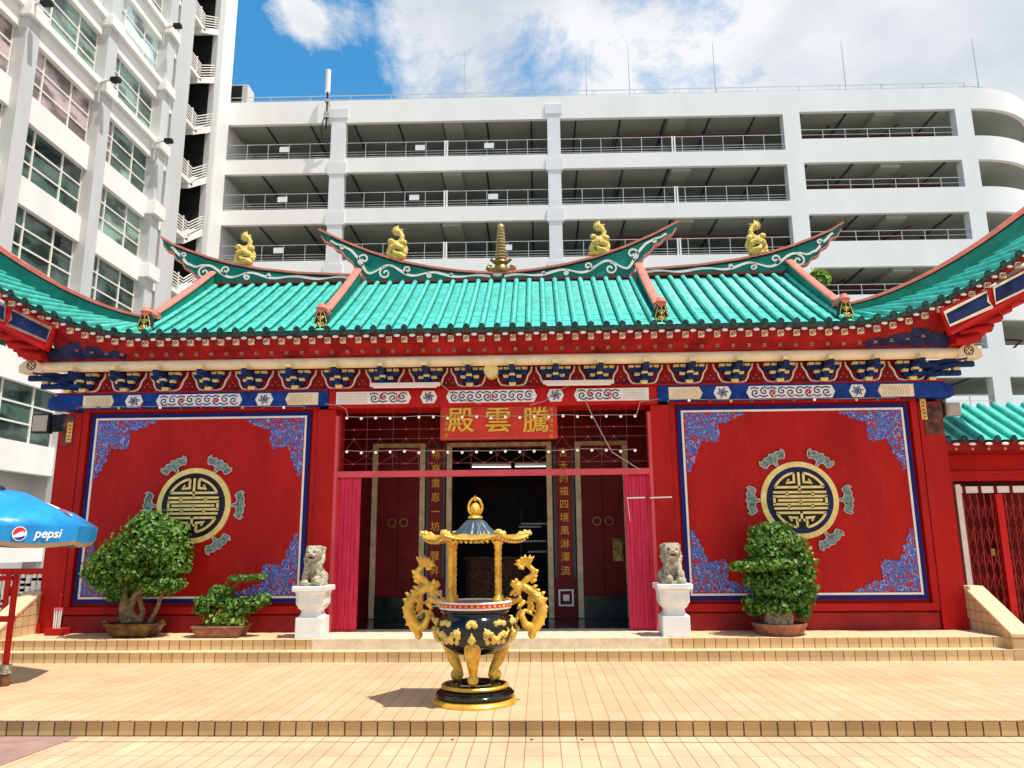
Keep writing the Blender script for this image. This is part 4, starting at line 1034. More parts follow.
# loose cables
def cable(pts, Y, label, r=.006, mat='cable'):
    k = MB(); P_ = [at(x, y, Y) for x, y in pts]; k.tube(P_, r, 6); return tag(k.build('cable', M[mat]), label, 'cable')
cable([(585,399),(590,411),(600,430),(612,452),(628,462),(640,470)], YW-.16, 'thin pale cable sagging diagonally across the right half of the doorway', .008)
cable([(441,384),(450,392),(462,400),(481,404)], YW-.16, 'short pale cable from the left tube light down to the plaque')
cable([(572,384),(556,392),(545,401),(530,405)], YW-.16, 'short pale cable from the right tube light down to the plaque')
cable([(325,404),(338,405),(346,409),(348,417)], YW-.13, 'short cable curling down at the top left corner of the doorway')
cable([(659,399),(646,401),(640,402),(638,410),(636,416)], YW-.13, 'short cable curling down at the top right corner of the doorway')
# scraps of white tape on the right plank screen and pier
k = MB()
for (x0,y0,x1,y1) in ((627,498,645,497.5),(650,497.8,672,497),(627.5,499,630,521)):
    a, b = at(x0, y0, YW-.065), at(x1, y1, YW-.065); k.bar(a, b, .006, .018)
tag(k.build('tape_scraps', M['white_print']), 'torn white tape scraps stuck beside the crimson planks', 'tape')
a = at(567, 500, 1) if False else None
a0, a1 = at(617, 583, YI-.02), at(627, 606, YI-.02)
k = MB(); k.box(a0.x-.05, a1.x-.03, YI-.05, YI-.04, 1.30, 1.66); ps = tag(k.build('notice', paint('olive_notice', (.30,.20,.04), .6, var=.8, scale=9)), 'small yellow and brown poster beside the right inner door', 'poster')
# ------------------------------------------------------------------ lions on pedestals
def pedestal(cx, label):
    e = empty('pedestal', (cx, 10.52, Z3+.006), label, 'pedestal', 'white pedestals at the doorway')
    z = Z3+.006
    def sq(prof, nm):
        k = MB(); vs = []
        for h, w_ in prof: 
            w_ *= .90; c = w_*.28
            vs += [(cx-w_+c,10.52-w_,z+h),(cx+w_-c,10.52-w_,z+h),(cx+w_,10.52-w_+c,z+h),(cx+w_,10.52+w_-c,z+h),(cx+w_-c,10.52+w_,z+h),(cx-w_+c,10.52+w_,z+h),(cx-w_,10.52+w_-c,z+h),(cx-w_,10.52-w_+c,z+h)]
        n = len(prof); fs = [tuple(range(7,-1,-1)), tuple((n-1)*8+j for j in range(8))]
        for i in range(n-1):
            for j in range(8): fs.append((i*8+j, i*8+(j+1)%8, i*8+8+(j+1)%8, i*8+8+j))
        k.add(vs, fs); return k.build(nm, M['pedestal'], e, bevel=.006)
    k = MB(); k.box(cx-.18, cx+.18, 10.34, 10.70, z, z+.265); k.build('base_block', M['pedestal'], e, bevel=.012)
    sq([(.266,.19),(.29,.155),(.325,.145),(.35,.15),(.375,.185),(.41,.20),(.43,.215),(.555,.22),(.58,.23),(.595,.235)], 'bowl')
    k = MB(); k.box(cx-.232, cx+.232, 10.29, 10.75, z+.596, z+.665); k.build('top_slab', M['pedestal'], e, bevel=.01)
    return z+.665
def lion(cx, z, sx, label):
    k = MB(); b = Vector((cx, 10.5, z))
    def P(x, y, zz_): return b+Vector((x*sx, y, zz_))
    Rx = lambda a: Matrix.Rotation(a, 3, 'X')
    k.box(cx-.16, cx+.16, 10.36, 10.64, z, z+.035)
    k.ball(P(0,.07,.14), (.135,.14,.13), 14, 10)                      # haunches
    k.ball(P(0,.0,.24), (.115,.11,.17), 14, 10, Rx(.35))             # chest
    for s in (-1, 1):
        k.tube([P(s*.075,-.05,.28), P(s*.085,-.10,.16), P(s*.085,-.115,.05)], [.05,.04,.042], 10); k.ball(P(s*.085,-.13,.045), (.05,.06,.035), 10, 8)
        k.ball(P(s*.12,.05,.10), (.06,.11,.09), 10, 8); k.ball(P(s*.135,-.06,.045), (.045,.06,.035), 10, 8)
        k.ball(P(s*.09,-.02,.49), (.03,.02,.035), 8, 6)               # ears
        k.ball(P(s*.045,-.155,.455), (.022,.018,.02), 8, 6)          # brows
        for i in range(5): a = -.6+i*.55; k.ball(P(s*(.105+.01*math.cos(a*3)),-.03+.02*i,.30+.045*i), (.04,.04,.035), 8, 6)   # mane curls
    k.ball(P(0,-.06,.415), (.115,.115,.10), 14, 10); k.ball(P(0,-.155,.40), (.075,.055,.04), 12, 8)   # head, muzzle
    k.ball(P(0,-.145,.345), (.06,.045,.022), 10, 6); k.ball(P(0,-.205,.42), (.026,.018,.018), 8, 6)   # jaw, nose
    for i in range(7): a = i*.9; k.ball(P(.07*math.cos(a), -.01+.05*math.sin(a), .50), (.04,.04,.03), 8, 6)
    k.tube([P(0,.18,.08), P(0,.22,.20), P(0,.19,.30)], [.05,.055,.02], 8)
    k.ball(P(-.06,-.155,.07), .05, 10, 8)
    o = k.build('lion_statue', M['stone']); remesh(o, .010, 3)
    tag(o, label, 'statue', 'guardian lions at the doorway')
    # open mouth and eyes
    m_ = MB(); m_.ball(P(0,-.185,.372), (.045,.022,.016), 10, 6); m_.ball(P(-.043,-.168,.437), .012, 8, 6); m_.ball(P(.043,-.168,.437), .012, 8, 6)
    f = m_.build('mouth_and_eyes', M['dark'], None); f.parent = o
xl, xr = at(309.5, 630, 10.4).x, at(676, 630, 10.4).x
zt = pedestal(xl, 'white pedestal carrying the lion left of the doorway')
lion(xl, zt, -1, 'yellowed stone lion sitting on the pedestal left of the doorway')
zt = pedestal(xr, 'white pedestal carrying the lion right of the doorway')
lion(xr, zt, 1, 'yellowed stone lion sitting on the pedestal right of the doorway')
# ------------------------------------------------------------------ bonsai trees
def crown(name, blobs, n, size, mat, parent, seed, core=True):
    rn = random.Random(seed); k = MB(); tot = sum(b[1][0]*b[1][2]+b[1][0]*b[1][1] for b in blobs)
    for c, r in blobs:
        m = int(n*(r[0]*r[2]+r[0]*r[1])/tot)
        for _ in range(m):
            t = rn.uniform(0, 2*PI); ph = math.acos(rn.uniform(-1, 1)); q = rn.uniform(.62, 1.04) if rn.random() < .9 else rn.uniform(1.0, 1.22)
            lump = 1+.10*math.sin(t*5+c[0]*9)*math.sin(ph*6+c[2]*7)
            d = Vector((math.sin(ph)*math.cos(t), math.sin(ph)*math.sin(t), math.cos(ph)))
            p = Vector(c)+Vector((d.x*r[0], d.y*r[1], d.z*r[2]))*q*lump
            nrm = (d+Vector((rn.uniform(-.8,.8), rn.uniform(-.8,.8), rn.uniform(-.3,1.1)))).normalized()
            a = nrm.cross(Vector((rn.uniform(-1,1), rn.uniform(-1,1), rn.uniform(-1,1)))).normalized(); b = nrm.cross(a)
            s = size*rn.uniform(.6, 1.25)
            k.add([p-a*s, p-b*s*.66+nrm*s*.18, p+a*s, p+b*s*.66+nrm*s*.18], [(0,1,2),(0,2,3)])
    return k.build(name, mat, parent)
# left tree: tall domed crown with a small lower pad to the right
def PX(x, y, Y): p = at(x, y, Y); return (p.x, p.y, p.z)
YB1 = 10.62
e = empty('bonsai_tree', (at(134,638,YB1).x, YB1, Z3+.006), 'tall bonsai tree with big domed crown in dark glazed oval pot', 'tree')
bl = [(PX(155,535,YB1),(.40,.38,.26)), (PX(165,552,YB1),(.34,.36,.22)), (PX(140,548,YB1-.05),(.42,.40,.26)), (PX(118,560,YB1),(.36,.36,.22)), (PX(104,571,YB1),(.26,.28,.19)), (PX(150,522,YB1),(.24,.26,.15)), (PX(168,540,YB1),(.27,.3,.24)), (PX(130,570,YB1-.05),(.36,.34,.16)), (PX(160,584,YB1-.1),(.33,.24,.12)), (PX(120,592,YB1+.1),(.24,.24,.12)), (PX(140,588,YB1+.15),(.32,.2,.12)), (PX(112,583,YB1),(.24,.26,.14)), (PX(172,566,YB1),(.24,.28,.16))]
crown('crown', bl, 7600, .041, M['leaf'], e, 5)
crown('inner_foliage', [(c, tuple(q*.72 for q in r)) for c, r in bl], 2600, .04, M['leaf'], e, 6)
k = MB()
for pts, rr in (([(129,634),(127,618),(133,600),(142,585),(150,570)],[.085,.06,.05,.045,.03]), ([(133,634),(136,620),(128,604),(120,590),(112,578)],[.06,.045,.04,.035,.02]), ([(138,634),(150,622),(158,606),(163,590),(166,580)],[.045,.035,.032,.028,.02]), ([(130,634),(122,615),(124,596),(126,575),(135,555)],[.07,.05,.05,.04,.02]), ([(136,630),(143,612),(139,595),(146,575)],[.05,.04,.035,.02])):
    k.tube([PX(x, y, YB1) for x, y in pts], rr, 9)
o = k.build('trunk', M['wood'], e); remesh(o, .016, 2)
def oval_pot(e, c, rx, ry, h, mat, flare=1.15, lip=.03, feet=True):
    k = MB(); 
    prof = [(.78/flare,0),(.86,.15*h),(.95,.55*h),(1.0,.8*h),(1.08,.9*h),(1.08,h),(.97,h),(.95,.84*h),(.0,.80*h)]
    vs = []; n = 36
    for r_, z in prof:
        for j in range(n):
            a = 2*PI*j/n; cs, sn = math.cos(a), math.sin(a); f = (abs(cs)**3+abs(sn)**3)**(-1/3.)
            vs.append((c[0]+rx*r_*cs*f, c[1]+ry*r_*sn*f, c[2]+.015+z))
    fs = [(i*n+j, i*n+(j+1)%n, (i+1)*n+(j+1)%n, (i+1)*n+j) for i in range(len(prof)-1) for j in range(n)] + [tuple(range(n-1,-1,-1))]
    k.add(vs, fs)
    if feet:
        for sx in (-1,1):
            for sy in (-1,1): k.box(c[0]+sx*rx*.5-.04, c[0]+sx*rx*.5+.04, c[1]+sy*ry*.45-.03, c[1]+sy*ry*.45+.03, c[2], c[2]+.03)
    p = k.build('pot', mat, e, smooth=True, auto=50)
    s = MB(); s.lathe([(0,0),(.93,0),(.6,.03),(0,.045)], (0,0,0), 24); s.v = [(c[0]+v[0]*rx, c[1]+v[1]*ry, c[2]+.015+h*.84+v[2]) for v in s.v]; s.build('soil', M['soil'], p)
oval_pot(e, ORG[e.name], .37, .24, .17, M['pot_brown'])
k = MB(); c = ORG[e.name]
for sx in (-1, 1): k.tube([c+Vector((sx*.33,-.05,.17)), c+Vector((sx*.40,-.05,.20)), c+Vector((sx*.42,.0,.165))], [.03,.035,.02], 8)
k.build('scroll_lip', M['pot_brown'], e, smooth=True)
# small spreading bonsai
YB2 = 10.60
e = empty('bonsai_tree', (at(221,636,YB2).x, YB2, Z3+.006), 'small spreading bonsai in shallow brown rectangular tray', 'tree')
bl = [(PX(243,578,YB2),(.20,.15,.035)),(PX(256,577,YB2),(.15,.12,.03)),(PX(222,591,YB2),(.16,.16,.09)),(PX(213,600,YB2),(.22,.20,.08)),(PX(205,609,YB2),(.16,.18,.07)),(PX(232,603,YB2),(.20,.20,.08)),(PX(254,602,YB2),(.20,.17,.06)),(PX(262,598,YB2),(.13,.12,.05)),(PX(246,610,YB2),(.15,.15,.06))]
crown('crown', bl, 1500, .040, M['leaf'], e, 8)
crown('low_leaves', [(PX(218,620,YB2-.05),(.16,.14,.07)),(PX(236,621,YB2-.05),(.13,.12,.06)),(PX(226,613,YB2-.03),(.13,.12,.06))], 420, .042, M['leaf_yellow'], e, 9)
k = MB()
for pts, rr in (([(222,630),(226,615),(222,603),(230,590),(240,580),(250,579)],[.045,.035,.03,.025,.02,.01]), ([(224,630),(236,615),(250,606),(260,600)],[.03,.028,.02,.01]), ([(220,628),(212,612),(205,606)],[.03,.02,.012])): k.tube([PX(x, y, YB2) for x, y in pts], rr, 8)
k.build('trunk', M['wood'], e, smooth=True)
c = ORG[e.name]; k = MB()
def frus(m_, x0, y0, x1, y1, z0, z1, cx, cy):
    m_.add([(cx-x0,cy-y0,z0),(cx+x0,cy-y0,z0),(cx+x0,cy+y0,z0),(cx-x0,cy+y0,z0),(cx-x1,cy-y1,z1),(cx+x1,cy-y1,z1),(cx+x1,cy+y1,z1),(cx-x1,cy+y1,z1)], [(0,3,2,1),(4,5,6,7),(0,1,5,4),(1,2,6,5),(2,3,7,6),(3,0,4,7)])
frus(k, .28,.17,.32,.20, c.z, c.z+.12, c.x, c.y); frus(k, .34,.22,.34,.22, c.z+.12, c.z+.15, c.x, c.y); pt = k.build('pot', M['pot_clay'], e, bevel=.008)
k = MB(); k.box(c.x-.30, c.x+.30, c.y-.18, c.y+.18, c.z+.145, c.z+.157); k.build('soil', M['soil'], pt)
# right bonsai: three tiers on a knotty trunk
YB3 = 10.60
e = empty('bonsai_tree', (at(780,636,YB3).x, YB3, Z3+.006), 'tiered bonsai with knotted pale trunk in round clay dish', 'tree')
bl = [(PX(776,540,YB3),(.34,.32,.14)),(PX(758,548,YB3),(.16,.2,.10)),(PX(795,545,YB3),(.17,.2,.12)),(PX(770,535,YB3+.2),(.3,.2,.12)),
      (PX(750,566,YB3-.05),(.26,.26,.07)),(PX(772,563,YB3-.1),(.34,.34,.09)),(PX(797,560,YB3),(.24,.28,.13)),(PX(805,572,YB3),(.14,.2,.10)),
      (PX(770,588,YB3-.05),(.24,.26,.11)),(PX(784,590,YB3),(.34,.30,.12)),(PX(760,602,YB3+.1),(.22,.2,.12)),(PX(800,600,YB3),(.17,.2,.15)),(PX(757,611,YB3+.1),(.12,.12,.07)),(PX(803,612,YB3+.05),(.11,.13,.09)),(PX(780,575,YB3+.1),(.3,.2,.2)),(PX(785,578,YB3),(.34,.3,.14)),(PX(772,552,YB3),(.32,.3,.10)),(PX(776,606,YB3-.12),(.26,.18,.10)),(PX(806,590,YB3),(.14,.2,.14)),(PX(772,528,YB3+.05),(.24,.2,.08)),(PX(757,580,YB3),(.2,.2,.14))]
crown('crown', bl, 6600, .041, M['leaf'], e, 11)
crown('inner_foliage', [(c, tuple(q*.7 for q in r)) for c, r in bl], 2200, .04, M['leaf'], e, 12)
k = MB()
for i in range(9):
    rn = random.Random(i); a = i*.7; c = ORG[e.name]
    k.tube([c+Vector((.13*math.cos(a), .09*math.sin(a), .10)), c+Vector((.15*math.cos(a+.5), .10*math.sin(a+.5), .22)), c+Vector((.11*math.cos(a+1.1), .08*math.sin(a+1.1), .36)), c+Vector((.07*math.cos(a+1.5), .06*math.sin(a+1.5), .55))], [.06,.05,.05,.025], 8)
k.ball(c+Vector((0,0,.25)), (.14,.10,.17), 12, 8); k.tube([c+Vector((.02,0,.4)), c+Vector((-.02,0,.8)), c+Vector((0,0,1.1))], [.07,.05,.02], 8)
o = k.build('trunk', M['wood_pale'], e); remesh(o, .014, 1)
c = ORG[e.name]; k = MB(); k.lathe([(0,0),(.27,0),(.30,.03),(.335,.11),(.35,.12),(.35,.15),(.32,.15),(.31,.125),(0,.125)], c, 40); pt = k.build('pot', M['pot_clay'], e, smooth=True, auto=40)
k = MB(); k.lathe([(0,.118),(.315,.118),(.2,.14),(0,.15)], c, 30); k.build('soil', M['soil'], pt)
# ------------------------------------------------------------------ incense burner
BX, BY = -.635, 7.64
B = empty('incense_burner', (BX, BY, Z1), 'black and gold bronze incense burner with dragon handles on the terrace', 'incense burner')
def bz(y): return at(474, y, BY).z
bc = (BX, BY, 0)
k = MB(); k.lathe([(0,Z1+.001),(.398,Z1+.001),(.402,Z1+.018),(.385,Z1+.04),(.355,Z1+.05),(0,Z1+.05)], bc, 48); k.build('base_ring', M['gold_plain'], B, smooth=True, auto=40)
k = MB(); k.lathe([(0,Z1+.051),(.345,Z1+.051),(.370,Z1+.065),(.374,Z1+.09),(.35,Z1+.115),(.29,Z1+.125),(0,Z1+.125)], bc, 48); k.build('black_base', M['black'], B, smooth=True, auto=40)
zs = Z1+.125
k = MB(); k.lathe([(0,zs+.001),(.27,zs+.001),(.315,zs+.012),(.322,zs+.030),(.31,zs+.042),(.26,zs+.042),(.255,zs+.032),(0,zs+.032)], bc, 48); bp_ = k.build('stand', M['gold_plain'], B, smooth=True, auto=40)
k = MB(); k.lathe([(0,zs+.0325),(.285,zs+.0425),(.27,zs+.046),(.16,zs+.046),(.15,zs+.038),(0,zs+.038)], bc, 40); k.build('black_top', M['black'], bp_, smooth=True, auto=40)
zl_ = zs+.046
zpb, zpt = bz(655), bz(608)     # bottom and shoulder of the pot
for a in (-90, 30, 150):
    d = Vector((math.cos(R(a)), math.sin(R(a)), 0)); b = Vector((BX, BY, zl_)); H = zpb+.13-zl_
    k = MB(); k.tube([b+d*.27+Vector((0,0,H)), b+d*.285+Vector((0,0,H*.8)), b+d*.25+Vector((0,0,H*.5)), b+d*.19+Vector((0,0,H*.28)), b+d*.175+Vector((0,0,H*.16)), b+d*.21+Vector((0,0,H*.06))], [.085,.078,.055,.040,.038,.046], 14)
    k.ball(b+d*.225+Vector((0,0,.055)), .054, 14, 10); k.ball(b+d*.30+Vector((0,0,H*.88)), (.07,.07,.08), 12, 8)
    o = k.build('leg', M['gold'], B); remesh(o, .009, 3)
# pot
hh = zpt-zpb
k = MB(); k.lathe([(0,zpb),(.12,zpb+.003),(.22,zpb+.03),(.31,zpb+.09),(.365,zpb+.17),(.385,zpb+.245),(.375,zpb+.31),(.335,zpb+.36),(.31,zpb+.385),(.315,zpb+.40),(.33,hh+zpb-.03),(.335,zpt)], bc, 56); pot = k.build('pot', M['black'], B, smooth=True)
k = MB(); k.lathe([(.30,zpt+.001),(.345,zpt+.001),(.352,zpt+.012),(.345,zpt+.018),(.350,zpt+.020),(.350,zpt+.052),(.345,zpt+.054),(.358,zpt+.058),(.358,zpt+.068),(.31,zpt+.07),(.30,zpt+.04)], bc, 56); rim = k.build('rim', M['white_trim'], B, smooth=True, auto=35)
k = MB(); k.lathe([(.3515,zpt+.020),(.3535,zpt+.022),(.3535,zpt+.050),(.3515,zpt+.052)], bc, 56, cap=False); k.build('red_band', M['red_print'], rim)
for i in range(40):
    t = 2*PI*i/40; k = MB(); k.cbox((BX+.355*math.cos(t), BY+.355*math.sin(t), zpt+.036), .018, .018, .018); k.build('band_stud', M['gold_pale'], rim)
k = MB(); k.lathe([(0,zpt+.055),(.318,zpt+.055),(.1,zpt+.065),(0,zpt+.065)], bc, 32); k.build('ash', paint('ash', (.25,.23,.21), .95, var=.3, scale=20), B)
# gold relief on the pot
def pot_r(z):
    t = z-zpb; pr = [(0,.12),(.03,.22),(.09,.31),(.17,.365),(.245,.385),(.31,.375),(.36,.335),(.385,.31),(.5,.33)]
    for i in range(len(pr)-1):
        if pr[i][0] <= t <= pr[i+1][0]: q = (t-pr[i][0])/(pr[i+1][0]-pr[i][0]); return pr[i][1]*(1-q)+pr[i+1][1]*q
    return .33
def onpot(a, z, r=.0): rr = pot_r(z)+r; return (BX+rr*math.cos(a), BY+rr*math.sin(a), z)
for a0 in (0, 120, 240):
    fa = R(-90+a0)
    k = MB()
    for s in (-1, 1):     # pair of small beasts chasing a ball
        base = fa+s*.62
        for i in range(9):
            u = i/8; a = base+s*(u-.5)*.55; z = zpb+.20+.028*math.sin(u*9)
            k.ball(onpot(a, z, .004), (.030,.030,.026), 8, 6)
        k.ball(onpot(base-s*.25, zpb+.235, .010), (.044,.04,.038), 10, 6); k.tube([onpot(base-s*.25, zpb+.25, .02), onpot(base-s*.33, zpb+.285, .02)], [.016,.008], 6); k.tube([onpot(base+s*.25, zpb+.20, .01), onpot(base+s*.36, zpb+.25, .02), onpot(base+s*.30, zpb+.28, .02)], [.02,.014,.008], 6)
        for j in range(4): k.ball(onpot(base+s*(-.22+.16*j), zpb+.155, .006), (.025,.025,.028), 8, 6)
        for j in range(3): a = fa+s*(.62+.12*j); k.ball(onpot(a, zpb+.315+.01*(j % 2), .006), (.028,.02,.03), 8, 6)
    k.ball(onpot(fa, zpb+.325, .008), (.05,.03,.03), 10, 6); k.ball(onpot(fa-.08, zpb+.30, .006), (.03,.02,.025), 8, 6); k.ball(onpot(fa+.08, zpb+.30, .006), (.03,.02,.025), 8, 6)
    k.tube([onpot(fa, zpb+.15, .004), onpot(fa, zpb+.20, .01), onpot(fa, zpb+.245, .006)], [.03,.018,.006], 8); k.tube([onpot(fa-.09, zpb+.16, .004), onpot(fa-.05, zpb+.21, .006)], [.014,.006], 6); k.tube([onpot(fa+.09, zpb+.16, .004), onpot(fa+.05, zpb+.21, .006)], [.014,.006], 6)
    o = k.build('gold_relief', M['gold_pale'], pot); remesh(o, .008, 1)
# canopy columns
zr0, zr1 = zpt+.07, bz(541)
for dx_, dy_ in ((-.225,-.13),(.225,-.13),(-.225,.16),(.225,.16)):
    k = MB(); c = (BX+dx_, BY+dy_, 0)
    pr = [(0,zr0-.03),(.045,zr0-.03),(.045,zr0+.03),(.03,zr0+.05)]
    for i in range(9): z = zr0+.06+i*(zr1-zr0-.10)/9; pr += [(.023,z),(.030,z+.02)]
    pr += [(.03,zr1-.04),(.045,zr1-.02),(.045,zr1),(0,zr1)]
    k.lathe(pr, c, 12); k.build('canopy_column', M['gold'], B, smooth=True, auto=60)
# hexagonal canopy roof with lifted corners
def hexf(a, r_, z):
    q = (a-R(0)) % (PI/3); f = math.cos(PI/6)/math.cos(q-PI/6); cor = 1-abs((q-PI/6)/(PI/6)); cor = (1-cor)**3
    e_ = max(0, (r_-.18)/.3)
    return r_*(1+(f*1.155-1)*min(1, e_*1.4)) , z+cor*e_*.05
k = MB(); k.lathe([(0,zr1+.02),(.40,zr1+.004),(.45,zr1+.006),(.465,zr1+.014),(.45,zr1+.024),(.38,zr1+.030),(.28,zr1+.042),(.20,zr1+.068),(0,zr1+.07)], bc, 72, rf=hexf); cano = k.build('canopy_roof', M['gold'], B, smooth=True, auto=50)
k = MB()
for i in range(60): t = 2*PI*i/60; rr, dz = hexf(t, .445, 0); k.ball((BX+rr*math.cos(t), BY+rr*math.sin(t), zr1-.012+dz), .013, 6, 5)
k.build('bead_fringe', M['gold_pale'], cano)
for a in range(6):
    t = R(a*60); d = Vector((math.cos(t), math.sin(t), 0)); b = Vector((BX, BY, zr1+.05)); k = MB()
    k.tube([b+d*.40, b+d*.47+Vector((0,0,.015)), b+d*.52+Vector((0,0,.02)), b+d*.56+Vector((0,0,.015))], [.016,.024,.024,.012], 8)
    k.ball(b+d*.49+Vector((0,0,.035)), .024, 8, 6); k.ball(b+d*.535+Vector((0,0,.038)), .018, 8, 6); k.ball(b+d*.44+Vector((0,0,.025)), .02, 8, 6)
    o = k.build('corner_ornament', M['gold_pale'], cano); remesh(o, .008, 1)
zd = zr1+.07
k = MB(); k.lathe([(.225,zd-.02),(.215,zd+.0),(.175,zd+.035),(.14,zd+.07),(.115,zd+.10),(.085,zd+.128),(.055,zd+.14),(0,zd+.145)], bc, 96, rf=lambda a, r_, z: (r_*(1+.035*math.cos(a*18)), z)); k.build('fluted_dome', M['dome'], B, smooth=True)
zf = zd+.14
k = MB(); k.lathe([(0,zf),(.06,zf),(.075,zf+.012),(.07,zf+.03),(.035,zf+.04),(.03,zf+.055),(.05,zf+.065),(.055,zf+.10),(.04,zf+.14),(.02,zf+.16),(0,zf+.165)], bc, 24)
k.tube([(BX+.068*math.cos(R(-60+i*15)), BY, zf+.115+.075*math.sin(R(-60+i*15))*(1+.25*max(0,math.sin(R(-60+i*15))))) for i in range(21)], .013, 6); k.tube([(BX,BY,zf+.18),(BX,BY,zf+.235)],[.016,.004],6)
k.build('finial', M['gold'], B, smooth=True, auto=50)
# dragon handles
def handle(s):
    def P(x, y, dy=0): p = at(x, y, BY); return Vector((BX+s*(-(p.x-BX)), BY+dy, p.z))
    q = lambda x, y: (384+x/5.69, 540+y/5.69)
    k = MB()
    body = [((215,545),.035),((195,530),.05),((180,505),.085),((160,460),.10),((140,400),.095),((150,345),.085),((185,305),.075),((230,275),.07),((250,250),.062),((225,225),.055),((195,205),.05),((190,175),.046),((215,150),.042),((240,128),.036)]
    k.tube([P(*q(*p), .01*math.sin(i)) for i, (p, r_) in enumerate(body)], [r_*.60 for p, r_ in body], 12)
    k.ball(P(*q(195,545)), (.04,.035,.035), 10, 8); k.ball(P(*q(190,500)), (.055,.045,.05), 12, 8); k.tube([P(*q(185,500)), P(*q(235,480), -.02), P(*q(255,430), -.03), P(*q(235,395), -.02)], [.045,.04,.032,.012], 10)
    k.ball(P(*q(275,270)), (.05,.05,.055), 10, 8); k.tube([P(*q(270,260)), P(*q(300,262)), P(*q(318,248))], [.035,.028,.014], 8); k.tube([P(*q(275,290)), P(*q(305,300)), P(*q(322,318))], [.03,.024,.012], 8)
    for (a, b, c_) in (((290,350),(320,345),(345,330)),((255,330),(290,350),(330,375)),((250,400),(275,430),(290,470)),((170,430),(150,480),(185,520))): k.tube([P(*q(*a)), P(*q(*b)), P(*q(*c_))], [.03,.024,.016], 8)
    # flame crest and mane spikes
    for (x0,y0,x1,y1) in ((225,150,185,95),(232,145,205,88),(240,138,236,86),(246,135,262,98),(250,140,290,118),(250,150,298,140),(245,160,275,165),
                          (180,190,160,175),(185,215,165,205),(200,240,170,232),(200,280,165,262),(175,300,150,285),(150,320,122,298),(135,350,108,335),(130,390,104,385),(135,430,112,440),(148,470,125,485),
                          (215,330,175,355),(220,350,180,385),(215,375,178,410),(225,400,188,432),(240,350,262,385),(255,365,280,395),(265,300,300,322),(280,250,290,220),(295,258,312,232)):
        a = P(*q(x0,y0)); b = P(*q(x1,y1), -.02); k.tube([a, a.lerp(b,.6)+Vector((0,-.015,.006)), b], [.026,.019,.007], 6)
    o = k.build('dragon_handle', M['gold'], B); remesh(o, .0062, 1)
handle(1); handle(-1)
# ------------------------------------------------------------------ parasol
CX, CY = -6.22, 8.62; 
pa = empty('parasol', (CX, CY, Z1), 'blue vinyl parasol with white lettering on its valance at the left edge', 'parasol')
n = 8; rad = 1.06; a0 = R(39); ztop = at(3, 487, CY).z-.02; zed = at(98, 527, 8.9).z
vt = [(CX+rad*math.cos(a0+i*PI/4), CY+rad*math.sin(a0+i*PI/4)) for i in range(n)]
k = MB(); vs = [(CX, CY, ztop)]; rings = (.25,.5,.75,1.0)
for f in rings:
    for i in range(n*2):
        j = i//2; x = vt[j][0] if i % 2 == 0 else (vt[j][0]+vt[(j+1)%n][0])/2; y = vt[j][1] if i % 2 == 0 else (vt[j][1]+vt[(j+1)%n][1])/2
        zz_ = ztop+(zed-ztop)*(f**1.55) - (.0 if i % 2 == 0 else .028*math.sin(f*PI)+.0)
        vs.append((CX+(x-CX)*f, CY+(y-CY)*f, zz_+(.022*math.sin(i*5+f*9) if 0 < f < 1 else 0)))
fs = [(0, 1+i, 1+(i+1)%(2*n)) for i in range(2*n)]
for r_ in range(3):
    for i in range(2*n): fs.append((1+r_*16+i, 1+(r_+1)*16+i, 1+(r_+1)*16+(i+1)%16, 1+r_*16+(i+1)%16))
k.add(vs, fs); can = k.build('canopy', M['parasol'], pa, smooth=True, auto=25)
sl = can.modifiers.new('thick', 'SOLIDIFY'); sl.thickness = .004
k = MB(); l_ = MB()
for i in range(n):
    A, B_ = vt[i], vt[(i+1)%n]; S_ = 8
    for j in range(S_):
        f0, f1 = j/S_, (j+1)/S_
        pt = lambda f, dz, o_=0: (A[0]+(B_[0]-A[0])*f+(A[0]+(B_[0]-A[0])*f-CX)*o_, A[1]+(B_[1]-A[1])*f+(A[1]+(B_[1]-A[1])*f-CY)*o_, zed-dz)
        sc0, sc1 = .155+.03*math.sin(f0*PI), .155+.03*math.sin(f1*PI)
        k.add([pt(f0,0), pt(f1,0), pt(f1,sc1,-.015), pt(f0,sc0,-.015)], [(0,3,2,1)])
        l_.add([pt(f0,sc0+.001,-.02), pt(f1,sc1+.001,-.02), pt(f1,sc1+.05,-.05), pt(f0,sc0+.05,-.05)], [(0,3,2,1)])
va = k.build('valance', M['parasol'], pa); s2 = va.modifiers.new('thick', 'SOLIDIFY'); s2.thickness = .003
lf = l_.build('valance_trim', M['parasol_in'], pa); s3 = lf.modifiers.new('thick', 'SOLIDIFY'); s3.thickness = .003
k = MB(); k.tube([(CX, CY, Z1), (CX, CY, ztop+.02)], .02, 12); k.build('pole', M['steel'], pa)
k = MB(); k.lathe([(0,ztop-.01),(.07,ztop-.012),(.05,ztop+.02),(.02,ztop+.035),(0,ztop+.04)], (CX,CY,0), 16); k.build('ferrule', M['blackmatte'], pa)
k = MB(); k.lathe([(0,Z1+.001),(.25,Z1+.001),(.25,Z1+.06),(.2,Z1+.08),(.04,Z1+.10),(.04,Z1+.25),(0,Z1+.25)], (CX,CY,0), 24); k.build('base', M['pedestal'], pa, smooth=True, auto=40)
